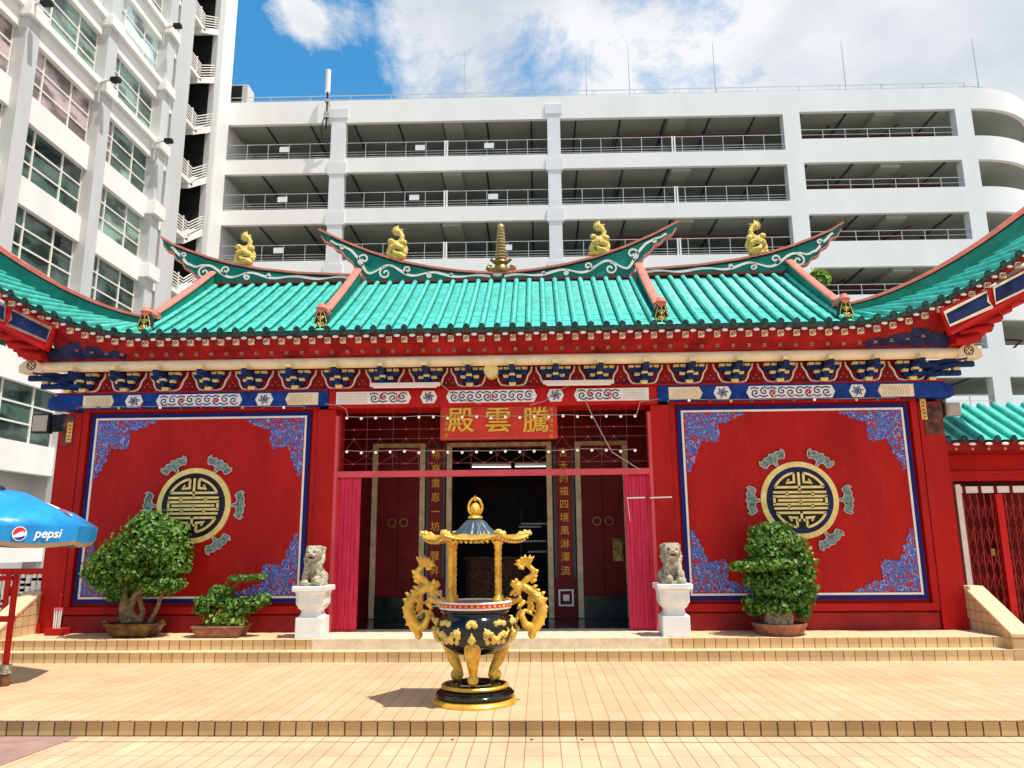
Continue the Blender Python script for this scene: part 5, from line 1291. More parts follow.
for i in range(n):
    k = MB(); k.bar((CX, CY, ztop-.05), (vt[i][0]*.97+CX*.03, vt[i][1]*.97+CY*.03, zed+.0), .012); k.build('rib', M['steel'], pa)
    # lettering and emblem on each valance panel
    A, B_ = Vector((*vt[i], 0)), Vector((*vt[(i+1)%n], 0)); L_ = (B_-A).length
    mid = (A+B_)/2; nrm = (mid-Vector((CX,CY,0))).normalized(); rz = math.atan2(nrm.y, nrm.x)+PI/2
    Mx = Matrix.Translation(Vector((mid.x+nrm.x*.004, mid.y+nrm.y*.004, zed-.085))) @ Matrix.Rotation(rz, 4, 'Z') @ Matrix.Rotation(PI/2, 4, 'X')
    if i % 2 == 1: continue
    text('lettering', 'pepsi', .135, Mx @ Matrix.Translation(Vector((.07,.0,0))), M['white_print'], va, ext=.002, shear=.25, off=.002)
    c2 = Mx @ Matrix.Translation(Vector((-.22,0,0)))
    for nm, pts, mt, dz in (('emblem_disc', [(.075*math.cos(t*PI/16), .075*math.sin(t*PI/16)) for t in range(32)], 'white_print', .0),
        ('emblem_red', [(.066*math.cos(t*PI/12+.25), .066*math.sin(t*PI/12+.25)) for t in range(13)]+[(-.03,.0),(.0,.018),(.03,.028)], 'red_print', .002),
        ('emblem_blue', [(.066*math.cos(t*PI/12+PI+.55), .066*math.sin(t*PI/12+PI+.55)) for t in range(10)]+[(.03,-.03),(.0,-.035),(-.03,-.04)], 'blue_print', .002)):
        m_ = MB(); n_ = len(pts); m_.v = [tuple(c2 @ Vector((p[0], p[1], .001+dz))) for p in pts]; m_.f = [tuple(range(n_))]; m_.m = [0]; m_.build(nm, M[mt], va)
    # tilted swirl emblem on the canopy panel
    up = Vector((mid.x, mid.y, zed))*.42 + Vector((CX, CY, ztop))*.58
# swirl emblem lying on the canopy panel above the right-hand valance
for i in (7, 1):
    j = (i+1) % n; mx_, my_ = (vt[i][0]+vt[j][0])/2, (vt[i][1]+vt[j][1])/2
    def surf(f, l):   # f radial 0..1, l lateral -1..1
        x = CX+(mx_-CX)*f + (vt[j][0]-vt[i][0])/2*f*l; y = CY+(my_-CY)*f + (vt[j][1]-vt[i][1])/2*f*l
        return (x, y, ztop+(zed-ztop)*(f**1.55)-.028*math.sin(f*PI)*(1-abs(l))+.022)
    for nm, rr, mt, dz, half in (('canopy_emblem', 1.0, 'white_print', 0, 0), ('canopy_emblem_red', .8, 'red_print', .004, 1)):
        pts = [surf(.66+.15*rr*math.sin(t*PI/12), .30*rr*math.cos(t*PI/12)) for t in range(24) if not (half and t > 12)]
        m_ = MB(); m_.v = [(p[0], p[1], p[2]+dz) for p in pts]; m_.f = [tuple(range(len(pts)))]; m_.m = [0]; m_.build(nm, M[mt], can)
# ------------------------------------------------------------------ left railing, lattice, incense stand
YF = 11.15
fn = empty('railing', (at(20,600,YF).x, YF, Z2), 'red metal railing filled with white interlaced lattice beside the temple', 'railing')
xA, xB = at(-90, 600, YF).x, AX-6.52
z_t, z_b = at(20, 572, YF).z, at(20, 617, YF).z
k = MB(); k.box(xA, xB, YF-.03, YF+.03, z_t-.03, z_t+.05); k.build('top_rail', M['red'], fn, bevel=.006)
k = MB(); k.box(xA, xB, YF-.03, YF+.03, z_b-.06, z_b); k.build('bottom_rail', M['red'], fn)
for xx_ in (7, -85): p = at(xx_, 600, YF); k = MB(); k.box(p.x-.04, p.x+.04, YF-.04, YF+.04, Z2, z_t+.05); k.build('post', M['red'], fn, bevel=.005)
k = MB(); rn = random.Random(4); x0 = xA; nx = int((xB-xA)/.085); nz = 8; hz_ = (z_t-.03-z_b)/nz
for i in range(nx):
    for j in range(nz):
        if rn.random() < .95: x = xA+i*.085; z = z_b+j*hz_; k.box(x+.003, x+.078, YF-.02+rn.uniform(-.008,.004), YF+.01, z+.006, z+hz_-.01) if rn.random() < .5 else k.box(x+.01, x+.06, YF-.022, YF+.012, z-.02, z+hz_+.02)
k.box(xA, xB-.05, YF+.012, YF+.02, z_b, z_t-.03)
k.build('lattice_infill', M['white_trim'], fn)
gp = atz(3, 686, Z1)
po = empty('barrier_post', gp, 'red barrier post on a white stone foot at the far left edge', 'post')
zt_ = at(6, 575, gp.y).z
k = MB(); k.box(gp.x-.024, gp.x+.024, gp.y-.024, gp.y+.024, Z1+.22, zt_); k.build('post', M['red'], po, bevel=.005)
zr_ = at(3, 619, gp.y).z; k = MB(); k.box(gp.x-.9, gp.x+.035, gp.y-.02, gp.y+.02, zr_-.03, zr_+.03); k.box(gp.x-.9, gp.x-.036, gp.y-.02, gp.y+.02, zt_-.06, zt_-.01); k.build('cross_rail', M['red'], po)
k = MB(); k.lathe([(0,Z1+.001),(.06,Z1+.001),(.07,Z1+.03),(.045,Z1+.10),(.05,Z1+.12),(0,Z1+.12)], (gp.x,gp.y,0), 16); k.build('dark_foot', paint('rusty_brown_foot', (.16,.06,.03), .6, var=.4, scale=15), po, smooth=True, auto=40)
k = MB(); k.box(gp.x-.07, gp.x+.05, gp.y-.05, gp.y+.05, Z1+.121, Z1+.22); k.build('white_block', M['stone'], po, bevel=.01)
ip = at(57, 634, 10.85)
st_ = empty('incense_stand', (ip.x, 10.85, Z3+.006), 'small red incense stand with white sticks at the left corner of the wall', 'incense stand')
k = MB(); k.box(ip.x-.13, ip.x+.13, 10.76, 10.94, Z3+.007, Z3+.10); k.build('base', M['red_frame'], st_, bevel=.008)
k = MB(); k.tube([(ip.x, 10.85, Z3+.10), (ip.x, 10.85, Z3+.52)], .012, 8); k.ball((ip.x, 10.85, Z3+.53), .022, 8, 6); k.build('stem', M['red_frame'], st_)
for dx in (-.04,-.015,.015,.04): k = MB(); k.tube([(ip.x+dx, 10.82, Z3+.10), (ip.x+dx*1.2, 10.82, Z3+.36)], .010, 6); k.build('white_stick', M['white_trim'], st_)
k = MB(); k.tube([(ip.x-.06, 10.82, Z3+.36), (ip.x+.06, 10.82, Z3+.36)], .014, 6); k.build('holder', M['pinkbar'], st_)
# flood lights
def flood(p, w, h, face, label, glass=True):
    e = empty('floodlight', p, label, 'floodlight', 'square floodlights on the temple corners')
    k = MB(); k.box(p[0]-w/2, p[0]+w/2, p[1]-.02, p[1]+.10, p[2]-h/2, p[2]+h/2); k.build('housing', M['floodglass' if face else 'blackmatte'], e, bevel=.012)
    k = MB(); k.box(p[0]-w/2+.025, p[0]+w/2-.025, p[1]-.03, p[1]-.021, p[2]-h/2+.025, p[2]+h/2-.025); k.build('glass', M['floodglass'], e)
    k = MB(); sx = 1 if p[0] < 0 else -1; k.box(*sorted((p[0]+sx*w/2, p[0]+sx*(w/2+.22))), p[1]+.03, p[1]+.09, p[2]-.12, p[2]+.14); k.build('ballast_box', M['blackmatte'], e, bevel=.01)
pf = at(41, 423.5, 11.0); flood(pf, .27, .29, 0, 'square floodlight with beige glass at the left end of the beam')
pf = at(953, 409, 11.2); flood(pf, .21, .19, 1, 'small grey square floodlight at the right end of the beam')
# weed on the roof
wp = (X(4.75), YR-.1, at(812,275,YR).z-.15)
crown_o = crown('roof_weed', [((at(817,278,YR-.2).x, YR-.2, at(817,280,YR-.2).z), (.22,.15,.16))], 140, .07, M['leaf_yellow'], None, 21)
tag(crown_o, 'yellow green weed growing on the roof behind the right ridge', 'plant')
# ------------------------------------------------------------------ side gate house on the right
YG = 12.0
G = empty('side_gatehouse', (at(1000,620,YG).x, YG, Z2), 'low red side gatehouse with turquoise tiled roof right of the temple', 'gatehouse')
gx0 = AX+6.55; gx1 = 13.5
zE = at(980, 440, YG-.7).z; zR_ = at(980, 406, YG+.4).z
gz = Z2+.008
xg0 = at(960, 560, YG).x
# roof
k = MB(); n_ = int((gx1-gx0)/.235)
vs = []; cols = []
for i in range(n_):
    c = gx0+.235*(i+.5)
    for a, h in prof[(0 if i == 0 else 1):]: cols.append((c+a*.235, h*1.15))
for t in (0,.5,1):
    for (x, h) in cols: vs.append((x, YG-.7+(1.15)*t-h*.4, zE+(zR_-zE)*t+h-.01*math.sin(t*PI)))
n2 = len(cols); k.add(vs, [(i*n2+j, i*n2+j+1, (i+1)*n2+j+1, (i+1)*n2+j) for i in range(2) for j in range(n2-1)])
k.add([(gx0, YG+.45, zR_), (gx1, YG+.45, zR_), (gx1, YG+1.6, zE), (gx0, YG+1.6, zE)], [(0,1,2,3)])
k.build('tiled_roof', M['teal'], G, smooth=True, auto=50)
k = MB(); k.box(gx0, gx1, YG-.66, YG-.60, zE-.13, zE-.01); k.box(gx0, gx1, YG-.66, YG+.0, zE-.14, zE-.131); k.build('eaves_board', M['red_soffit'], G)
for i in range(n_):
    c = gx0+.235*(i+.5); k = MB(); k.ball((c+.117, YG-.69, zE-.055), (.055,.02,.022), 10, 6); k.build('drip_tile_lip', M['white_trim'], G)
    k = MB(); k.tube([(c, YG-.73, zE+.01), (c, YG-.6, zE+.02)], .045, 10); k.build('round_tile_end', M['tile_edge'], G)
    k = MB(); k.ball((c+.117, YG-.665, zE-.125), .024, 8, 6); k.build('faded_flower', M['pink'], G)
zl2 = at(990, 481, YG).z
k = MB(); k.box(gx0, gx1, YG-.1, YG+.3, zl2, zE-.14); k.build('lintel_wall', M['red_frame'], G, bevel=.01)
k = MB(); k.box(gx0, gx1, YG-.14, YG-.101, zl2+.10, zl2+.14); k.build('moulding', M['red_bright'], G)
k = MB(); k.box(gx0-.3, xg0, YG-.1, YG+.3, gz, zl2); k.build('wall', M['red_dark'], G)
k = MB(); k.box(xg0, gx1, YG-.25, YG+.3, gz, gz+.11); k.build('door_sill', paint('pink_sill', (.55,.26,.20), .6, var=.1), G)
k = MB(); k.box(xg0+.02, gx1, YG+.15, YG+.22, gz+.11, zl2); k.build('door_panel', M['red_dark'], G)
fr_ = MB(); z0_ = gz+.115
fr_.box(xg0+.05, xg0+.13, YG-.03, YG+.10, z0_, zl2-.05)
p = at(1010, 500, YG); zt_ = zl2-.08
fr_.box(xg0+.13, gx1, YG-.03, YG+.10, zt_-.10, zt_-.001)
fo = fr_.build('door_frame', M['white_trim'], G)
k = MB(); i = 0; x = xg0+.15
while x < gx1: k.box(x, x+.05, YG-.036, YG+.10, zt_-.105, zt_+.003); x += .235
k.build('frame_gaps', M['red_dark'], G)
# folding lattice gate
k = MB(); dx = .105; x = xg0+.16; zz0, zz1 = z0_, zt_-.12; i = 0
while x < 10.6:
    k.box(x-.008, x+.008, YG+.0, YG+.02, zz0, zz1)
    z = zz0+.10
    while z < zz1-.30:
        k.bar((x, YG-.012, z), (x+dx, YG-.012, z+.30), .007, .012, up=(0,1,0)); k.bar((x+dx, YG-.004, z), (x, YG-.004, z+.30), .007, .012, up=(0,1,0)); z += .345
    x += dx; i += 1
k.build('folding_gate', paint('red_gate_bars', (.42,.035,.03), .4, var=.2), G)
for xx_ in (1007,): p = at(xx_, 560, YG-.03); k = MB(); k.box(p.x-.05, p.x+.05, YG-.05, YG+.03, z0_, zz1); k.build('gate_stile', paint('bright_red_stile', (.62,.015,.015), .35), G)
p = at(992, 552, YG-.03); k = MB(); k.box(p.x-.03, p.x+.03, YG-.06, YG-.03, p.z-.05, p.z+.05); k.build('lock', M['brass'], G)
# low return wall between temple and gatehouse
k = MB(); k.box(AX+6.52, AX+6.62, YW+.2, YG+.1, gz, 2.9); k.build('return_wall', M['red'], G)
k = MB(); k.box(gx0, gx1, YG+.31, YG+3, gz, zE-.2); k.build('rear_block', M['red_dark'], G)
# ------------------------------------------------------------------ multi-storey car park
TA = .0122
def cpx(x, y):   # pixel -> X, Z on the car park front
    d = ray(x, y); t = (40+18*TA)/(d.y-TA*d.x); p = CAMP+t*d; return p.x, p.z
def fy(x): return 40+(x+18)*TA
K = empty('car_park', (0, 40, 0), 'white multi-storey car park with long open decks behind the temple', 'building')
K.rotation_euler = (0,0,0)
def slab(m_, x0, x1, z0, z1, d0=0, d1=.25):
    m_.add([(x0,fy(x0)+d0,z0),(x1,fy(x1)+d0,z0),(x1,fy(x1)+d1,z0),(x0,fy(x0)+d1,z0),(x0,fy(x0)+d0,z1),(x1,fy(x1)+d0,z1),(x1,fy(x1)+d1,z1),(x0,fy(x0)+d1,z1)],
        [(0,3,2,1),(4,5,6,7),(0,1,5,4),(1,2,6,5),(2,3,7,6),(3,0,4,7)])
XL_, XC1, XC2, XC3, XR_, XE = -18.0, (-11.8,-10.95), (.8,1.54), (14.4,15.36), (24.24,25.16), 31
ZTOP = 27.2; pt_ = [23.5-3.13*i for i in range(8)]; dep = 16
# parapets and columns
for i, z in enumerate([ZTOP]+pt_):
    m_ = MB(); slab(m_, XL_, XC3[0], (25.75 if i == 0 else z-.90), z)
    m_.build('parapet', M['carp'], K)
rt = [(25.87, ZTOP)] + [(22.68-3.15*i, 24.16-3.13*i) for i in range(8)]
for z0_, z1_ in rt: m_ = MB(); slab(m_, XC3[1], XR_[0], z0_, z1_); m_.build('parapet', M['carp'], K)
for c in (XC1, XC2):
    m_ = MB(); slab(m_, c[0], c[1], 0, 26.6, -.03, .5)
    for z in [26.75]+pt_: slab(m_, c[0]-.12, c[1]+.12, z-1.0 if z < 26 else z-.7, z-.25 if z < 26 else z-.1, -.07, .3)
    m_.build('column', paint('pale_blue_grey_column', (.80,.82,.84), .6, var=.04, scale=.5), K)
for c in (XC3, XR_): m_ = MB(); slab(m_, c[0], c[1], 0, ZTOP, 0, .6); m_.build('column', M['carp'], K)
# curved end bay
CR = 6.0; cxx, cyy = XR_[1], fy(XR_[1])+CR
def arcstrip(z0_, z1_, r0=CR, r1=None, nm='curved_parapet', mt=None, a1=100):
    r1 = r1 or r0-.25; m_ = MB(); n = 24; vs = []
    for i in range(n+1):
        a = R(-90+a1*i/n); c, s_ = math.cos(a), math.sin(a)
        vs += [(cxx+r0*c, cyy+r0*s_, z0_), (cxx+r0*c, cyy+r0*s_, z1_), (cxx+r1*c, cyy+r1*s_, z1_), (cxx+r1*c, cyy+r1*s_, z0_)]
    fs = []
    for i in range(n):
        for j in range(4): fs.append((4*i+j, 4*i+(j+1)%4, 4*i+4+(j+1)%4, 4*i+4+j))
    m_.add(vs, fs); return m_.build(nm, mt or M['carp'], K, smooth=True, auto=30)
for z0_, z1_ in rt:
    arcstrip(z0_, z1_)
# decks with cross beams, rear walls
for i, z in enumerate([ZTOP-.9]+pt_[:]):
    zz_ = (25.98 if i == 0 else z-.80)
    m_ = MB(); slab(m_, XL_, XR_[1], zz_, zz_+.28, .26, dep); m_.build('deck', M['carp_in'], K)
    m_ = MB(); pts_ = [(cxx, cyy)]+[(cxx+(CR-.26)*math.cos(R(-90+a)), cyy+(CR-.26)*math.sin(R(-90+a))) for a in range(0, 91, 6)]; n_ = len(pts_)
    m_.add([(x, y, zz_) for x, y in pts_]+[(x, y, zz_+.28) for x, y in pts_], [tuple(range(n_-1,-1,-1)), tuple(range(n_, 2*n_))]+[(q, (q+1)%n_, (q+1)%n_+n_, q+n_) for q in range(n_)]); m_.build('curved_deck', M['carp_in'], K)
    m_ = MB()
    for x in (-5.3, 7.9, 19.8): m_ = MB(); slab(m_, x, x+1.1, zz_-.25, zz_-.001, .3, dep-.3); m_.build('deck_beam', M['carp_in'], K)
    m_ = MB(); x = XL_+2.1
    while x < 24: slab(m_, x, x+.10, zz_-.06, zz_-.0015, .3, dep-.3); x += 2.62
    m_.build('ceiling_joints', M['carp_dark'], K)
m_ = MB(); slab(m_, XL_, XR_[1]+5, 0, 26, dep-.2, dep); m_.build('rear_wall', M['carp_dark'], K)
m_ = MB(); m_.add([(XL_,40.3,0),(XL_-.3,40.3,0),(XL_-.3,56,0),(XL_,56,0),(XL_,40.3,27),(XL_-.3,40.3,27),(XL_-.3,56,27),(XL_,56,27)], [(0,3,2,1),(4,5,6,7),(0,1,5,4),(1,2,6,5),(2,3,7,6),(3,0,4,7)]); m_.build('end_wall', M['carp'], K)
for zz_ in [25.0-3.13*i for i in range(6)]:      # interior columns
    pass
m_ = MB()
for x in (-8, -2, 5, 9.5, 12, 18, 22): slab(m_, x, x+.6, 0, 26, 8, 8.6)
m_.build('inner_columns', M['carp_in'], K)
# railings
def rail(x0, x1, z, hts, step, d=.12, fn=fy):
    m_ = MB(); n = max(1, round((x1-x0)/step))
    for h in hts: m_.bar((x0, fn(x0)+d, z+h), (x1, fn(x1)+d, z+h), .035 if h == hts[0] else .022)
    for i in range(n+1): x = x0+(x1-x0)*i/n; m_.bar((x, fn(x)+d, z), (x, fn(x)+d, z+hts[0]), .035)
    m_.build('railing', M['steel'], K)
for i in range(6):
    for a, b in ((XL_+.05, XC1[0]), (XC1[1], XC2[0]), (XC2[1], XC3[0])): rail(a, b, pt_[i], (1.0,.42,.26,.12), 1.15)
    rail(XC3[1], XR_[0], 24.16-3.13*i, (.62,.30), 1.25)
    for x in (-5.08, 8.04): m_ = MB(); slab(m_, x-.11, x-.03, pt_[i]-.02, pt_[i]+1.02, .04, .14); slab(m_, x+.03, x+.11, pt_[i]-.02, pt_[i]+1.02, .04, .14); m_.build('joint_post', M['carp'], K)
rail(XL_, XR_[1], ZTOP, (.50,.25), 2.4, d=.3)
m_ = MB(); pr = [(cxx+(CR-.8)*math.cos(R(-90+a)), cyy+(CR-.8)*math.sin(R(-90+a))) for a in range(0, 95, 10)]
for h in (.62,.33): m_.tube([(x, y, ZTOP+h) for x, y in pr], .022, 5)
for x, y in pr: m_.bar((x, y, ZTOP), (x, y, ZTOP+.62), .04)
m_.build('railing', M['steel'], K)
# white plates hung on the rails
for (x, y, lv) in ((284,149,0),(420,147,0),(489,145,0),(282,199,1),(414,197,1),(493,196,1),(278,250,2),(507,247,2)):
    a, z = cpx(x, y); m_ = MB(); slab(m_, a-.28, a+.28, z-.16, z+.16, .05, .08); m_.build('level_plate', M['white_print'], K)
# fire pipes under the ceilings of the right-hand bays
for i in range(5):
    z = [25.9]+[p-.88 for p in pt_]; zz_ = z[i]-.50
    m_ = MB(); m_.tube([(7.0, fy(7)+7, zz_), (4.2, fy(4)+1.6, zz_), (14.2, fy(14)+1.6, zz_)], .07, 6) if False else m_.tube([(4.8, fy(4)+7, zz_), (4.8, fy(4)+1.6, zz_), (14.3, fy(14)+1.6, zz_)], .07, 6)
    m_.tube([(15.4, fy(15)+2.2, zz_+.05), (24.2, fy(24)+2.2, zz_+.05)], .08, 6); m_.tube([(21.5, fy(15)+1.2, zz_+.2), (19, fy(15)+8, zz_+.2)], .06, 6); m_.tube([(17.5, fy(15)+1.2, zz_+.2), (16.2, fy(15)+5, zz_+.2)], .06, 6)
    m_.tube([(25.2, cyy-3.6, zz_+.1), (28.0, cyy-3.0, zz_+.1), (29.0, cyy, zz_+.1)], .06, 6)
    m_.build('fire_pipe', M['pipe'], K)
# lightning rods
for x, y0, y1 in ((463,96,50),(588,94,47),(632,93,45),(720,92,43),(853,88,41),(989,88,38)):
    a, z = cpx(x, y0); m_ = MB(); yy = fy(a)+.9; zz_ = at(x, y1, yy).z; z = ZTOP
    m_.tube([(a, yy, ZTOP), (a, yy, ZTOP+(zz_-z))], [.035,.015], 5); m_.ball((a, yy, ZTOP+.05), .08, 8, 6)
    if x == 463: lr0 = tag(m_.build('lightning_rod', M['steel']), 'thin lightning rod on the car park roof edge', 'lightning rod', 'lightning rods along the car park roof')
    else: tag(m_.build('lightning_rod', M['steel']), 'thin lightning rod on the car park roof edge', 'lightning rod', 'lightning rods along the car park roof')
# antenna with bracket on the roof edge
a, z = cpx(329.5, 100); an = empty('antenna', (a, fy(a)-.45, z), 'white cylindrical antenna on a dark bracket at the car park roof edge', 'antenna')
yy = fy(a)-.45; zt_ = cpx(329.5, 75)[1]; zm = cpx(329.5, 97)[1]; zb_ = cpx(329.5, 133)[1]
m_ = MB(); m_.tube([(a, yy, zm), (a, yy, zt_)], .15, 14); m_.build('radome', M['white_print'], an, smooth=True, auto=40)
m_ = MB(); m_.tube([(a, yy, zb_), (a, yy, zm)], .05, 8); m_.build('mast', M['blackmatte'], an)
for zz_ in (26.9, 26.1, 25.9): m_ = MB(); m_.bar((a-.05, yy, zz_), (a+.05, fy(a)+.1, zz_), .07); m_.box(a-.14, a+.14, yy-.1, yy+.1, zz_-.09, zz_+.09); m_.build('clamp', M['steel'], an)
m_ = MB(); m_.tube([(a-.06,yy,26.0),(a-.3,yy,25.2),(a-.25,yy+.2,24.6),(a+.1,yy+.3,24.3)], .03, 6); m_.build('feeder_cable', M['blackmatte'], an)
# plant cabin on the roof at the far left
x0, x1 = cpx(229, 92)[0], cpx(248, 92)[0]; ca = empty('roof_cabin', ((x0+x1)/2, 43, ZTOP), 'small dark louvred cabin on the car park roof beside the tower', 'cabin')
zt_ = at(240, 84.5, 41.2).z; x1 = at(248, 90, 41.2).x
m_ = MB(); m_.box(x0-.5, x1, 41.2, 42.2, ZTOP-.5, zt_); m_.build('body', M['officegrey'], ca, bevel=.03)
m_ = MB(); m_.box(x0-.5, x1-.35, 41.15, 41.19, ZTOP-.4, zt_-.12); m_.build('louvre', M['dark'], ca)
# ------------------------------------------------------------------ office block on the left
OX = -18.0
O = empty('office_building', (OX, 24, 0), 'tall white office block with grey columns and open stair on the left', 'building')
S0 = 14.36-3.06*4; sills = [S0+3.06*i for i in range(13)]; OTOP = S0+3.06*12+1.2
cols_y = [14.0+4.62*i for i in range(5)]        # column centres along the street
cw = .78
for y in cols_y:
    m_ = MB(); m_.box(OX-.1, OX+.36, y-cw/2+.05, y+cw/2-.05, 0, OTOP); m_.build('column', M['officegrey'], O, bevel=.02)
yN, yS = 5.0, 33.55
m_ = MB(); m_.box(OX-14, OX-.9, yN, yS+.1, 0, OTOP); m_.box(OX-14, OX-2.7, yS+.101, yS+6.4, 0, OTOP); m_.build('core', M['officegrey'], O)
gl = ['glass_dark','glass_green','glass_sky','glass_pink']
rn = random.Random(12)
for i, z in enumerate(sills):
    # spandrel
    m_ = MB(); m_.box(OX-.3, OX+.06, yN, yS, z-1.03, z); m_.build('spandrel', M['office'], O)
    hi = z > 18
    if hi:
        m_ = MB(); m_.box(OX-.3, OX+.24, yN, yS, z-.30, z-.02); m_.build('ledge', M['office'], O, bevel=.02)
        for y in cols_y: m_ = MB(); m_.box(OX+.0, OX+.52, y-cw/2-.08, y+cw/2+.08, z-.62, z-.12); m_.build('column_collar', M['office'], O, bevel=.02)
    elif z > 12:
        for y in cols_y[-1:]: m_ = MB(); m_.box(OX+.0, OX+.56, y-cw/2-.1, y+cw/2+.1, z-.85, z-.2); m_.build('column_collar', M['office'], O, bevel=.02)
    for j in range(len(cols_y)-1):
        y0, y1 = cols_y[j]+cw/2-.05, cols_y[j+1]-cw/2+.05
        zt_ = z+2.03
        g_ = 'glass_dark' if z < 13.5 else ('glass_green' if z < 16 else 'glass_pink' if z < 18.5 else 'glass_sky')
        if z > 20: g_ = ['glass_sky','glass_sky','glass_green'][rn.randrange(3)]
        if 13 < z < 16 and j == 2: g_ = 'glass_dark'
        if z < 4: continue
        m_ = MB(); w3 = [y0, y0+(y1-y0)*.26, y0+(y1-y0)*.68, y1]
        for q in w3[1:-1]: m_.box(OX-.22, OX-.10, q-.035, q+.035, z, zt_)
        for q in (1/3, 2/3): m_.box(OX-.20, OX-.11, y0, y1, z+(zt_-z)*q-.03, z+(zt_-z)*q+.03)
        m_.box(OX-.22, OX-.10, y0, y0+.05, z, zt_); m_.box(OX-.22, OX-.10, y1-.05, y1, z, zt_)
        fo = m_.build('window_frame', M['white_trim'], O)
        for a in range(3):
            gg = g_
            if g_ == 'glass_pink' and j == 3: gg = ['glass_pink','glass_green','glass_dark'][a]
            m_ = MB(); m_.box(OX-.19, OX-.15, w3[a], w3[a+1], z, zt_); m_.build('pane', M[gg], fo)
# ceilings/dark rooms are the panes; stair bay
yA, yB_, yC_ = 35.05, 37.95, 40.0
m_ = MB(); m_.box(OX-.9, OX+.10, yS, yA, 0, OTOP); m_.build('stair_wall', M['officegrey'], O)
m_ = MB(); m_.box(OX-.25, OX+.12, yB_+.55, yC_, 0, OTOP); m_.build('stair_pier', M['office'], O)
m_ = MB(); m_.box(OX-.25, OX+.06, yB_+.0, yB_+.549, 0, OTOP); m_.build('stair_reveal', M['officegrey'], O)
m_ = MB(); m_.box(OX-2.6, OX-2.5, yA, yB_, 0, OTOP); m_.box(OX-2.5, OX-.9, yA-.02, yA, 0, OTOP); m_.box(OX-2.5, OX-.9, yB_, yB_+.02, 0, OTOP); m_.box(OX-2.5, OX-.26, yB_+.03, yC_-.02, 0, OTOP); m_.box(OX-2.5, OX-.91, yS+.11, yA-.03, 0, OTOP); m_.build('stairwell_back', M['dark'], O)
for i in range(0, 12):
    c = atx(191.7, 186, OX); zl_s = c.z + 3.06*(i-5); yM = c.y
    if zl_s < 1: continue
    rise = (yB_-yM)*.62
    m_ = MB(); m_.box(OX-1.3, OX+.02, yA, yM, zl_s-.02, zl_s+.16)
    m_.add([(OX-1.3,yM-.35,zl_s-.30),(OX+.02,yM-.35,zl_s-.30),(OX+.02,yB_,zl_s+rise-.05),(OX-1.3,yB_,zl_s+rise-.05),(OX-1.3,yM-.35,zl_s-.0),(OX+.02,yM-.35,zl_s-.0),(OX+.02,yM,zl_s+.14),(OX-1.3,yM,zl_s+.14),(OX+.02,yB_,zl_s+rise+.36),(OX-1.3,yB_,zl_s+rise+.36)],
        [(0,1,2,3),(1,0,4,5),(5,4,7,6),(6,7,9,8),(1,5,6,8,2),(3,9,7,4,0)])
    fl = m_.build('stair_flight', M['office'], O)
    m_ = MB()
    for q in range(6):
        h = .22+q*.155; m_.bar((OX-.02, yA, zl_s+h), (OX-.02, yM, zl_s+h), .045); m_.bar((OX-.02, yM, zl_s+h), (OX-.02, yB_, zl_s+h+rise+.10), .045)
    m_.bar((OX-.02, yM-.55, zl_s+.1), (OX-.02, yM-.55, zl_s+1.15), .06); m_.build('handrail', M['white_trim'], fl)
# lamps on arms
for (x, y, l_) in ((115,80,'black lamp on a bracket on the second office column from the left'),(177,26,'black lamp on a bracket near the top of the stair wall'),(168,141,'lower black lamp on a bracket beside the stair wall'),(46,3,'black lamp at the very top left of the office block')):
    p = atx(x, y, OX+.9); e = empty('wall_lamp', p, l_, 'lamp', 'black lamps on the office block')
    m_ = MB(); m_.box(p.x-.16, p.x+.22, p.y-.13, p.y+.13, p.z-.10, p.z+.10); m_.build('lamp_head', M['blackmatte'], e, bevel=.04)
    m_ = MB(); m_.tube([p+Vector((-.2,0,0)), Vector((OX+.3, p.y, p.z-.1)), Vector((OX+.3, p.y, p.z-1.0))], .04, 6); m_.build('arm', M['steel'], e)
# low white wall of the office forecourt
# ------------------------------------------------------------------ sun, sky, camera
SUN = Vector((.35, -.15, 1.0)).normalized()
sl_ = bpy.data.lights.new('sun', 'SUN'); sl_.energy = 4.5; sl_.angle = R(.53); sl_.color = (1.0,.955,.88)
so = bpy.data.objects.new('sun', sl_); COL.objects.link(so); so.rotation_euler = SUN.to_track_quat('Z','Y').to_euler(); so.location = (10,-5,40)
w = bpy.data.worlds.new('World'); scene.world = w; w.use_nodes = True; nt = w.node_tree
bg = nt.nodes['Background']; sky = N(nt, 'ShaderNodeTexSky'); sky.sky_type = 'NISHITA'; sky.sun_disc = False
sky.sun_elevation = math.asin(SUN.z); sky.sun_rotation = math.atan2(SUN.x, SUN.y); sky.air_density = 1.0; sky.dust_density = .3; sky.ozone_density = 3.0; sky.altitude = 0
tc = N(nt, 'ShaderNodeTexCoord'); mp = N(nt, 'ShaderNodeMapping'); nt.links.new(tc.outputs['Generated'], mp.inputs[0])
mp.inputs['Scale'].default_value = (1.0, 1.0, 1.7); mp.inputs['Location'].default_value = (.35, .1, .2)
no = N(nt, 'ShaderNodeTexNoise'); no.inputs['Scale'].default_value = 3.4; no.inputs['Detail'].default_value = 9; no.inputs['Roughness'].default_value = .66; no.inputs['Distortion'].default_value = .35
nt.links.new(mp.outputs[0], no.inputs['Vector'])
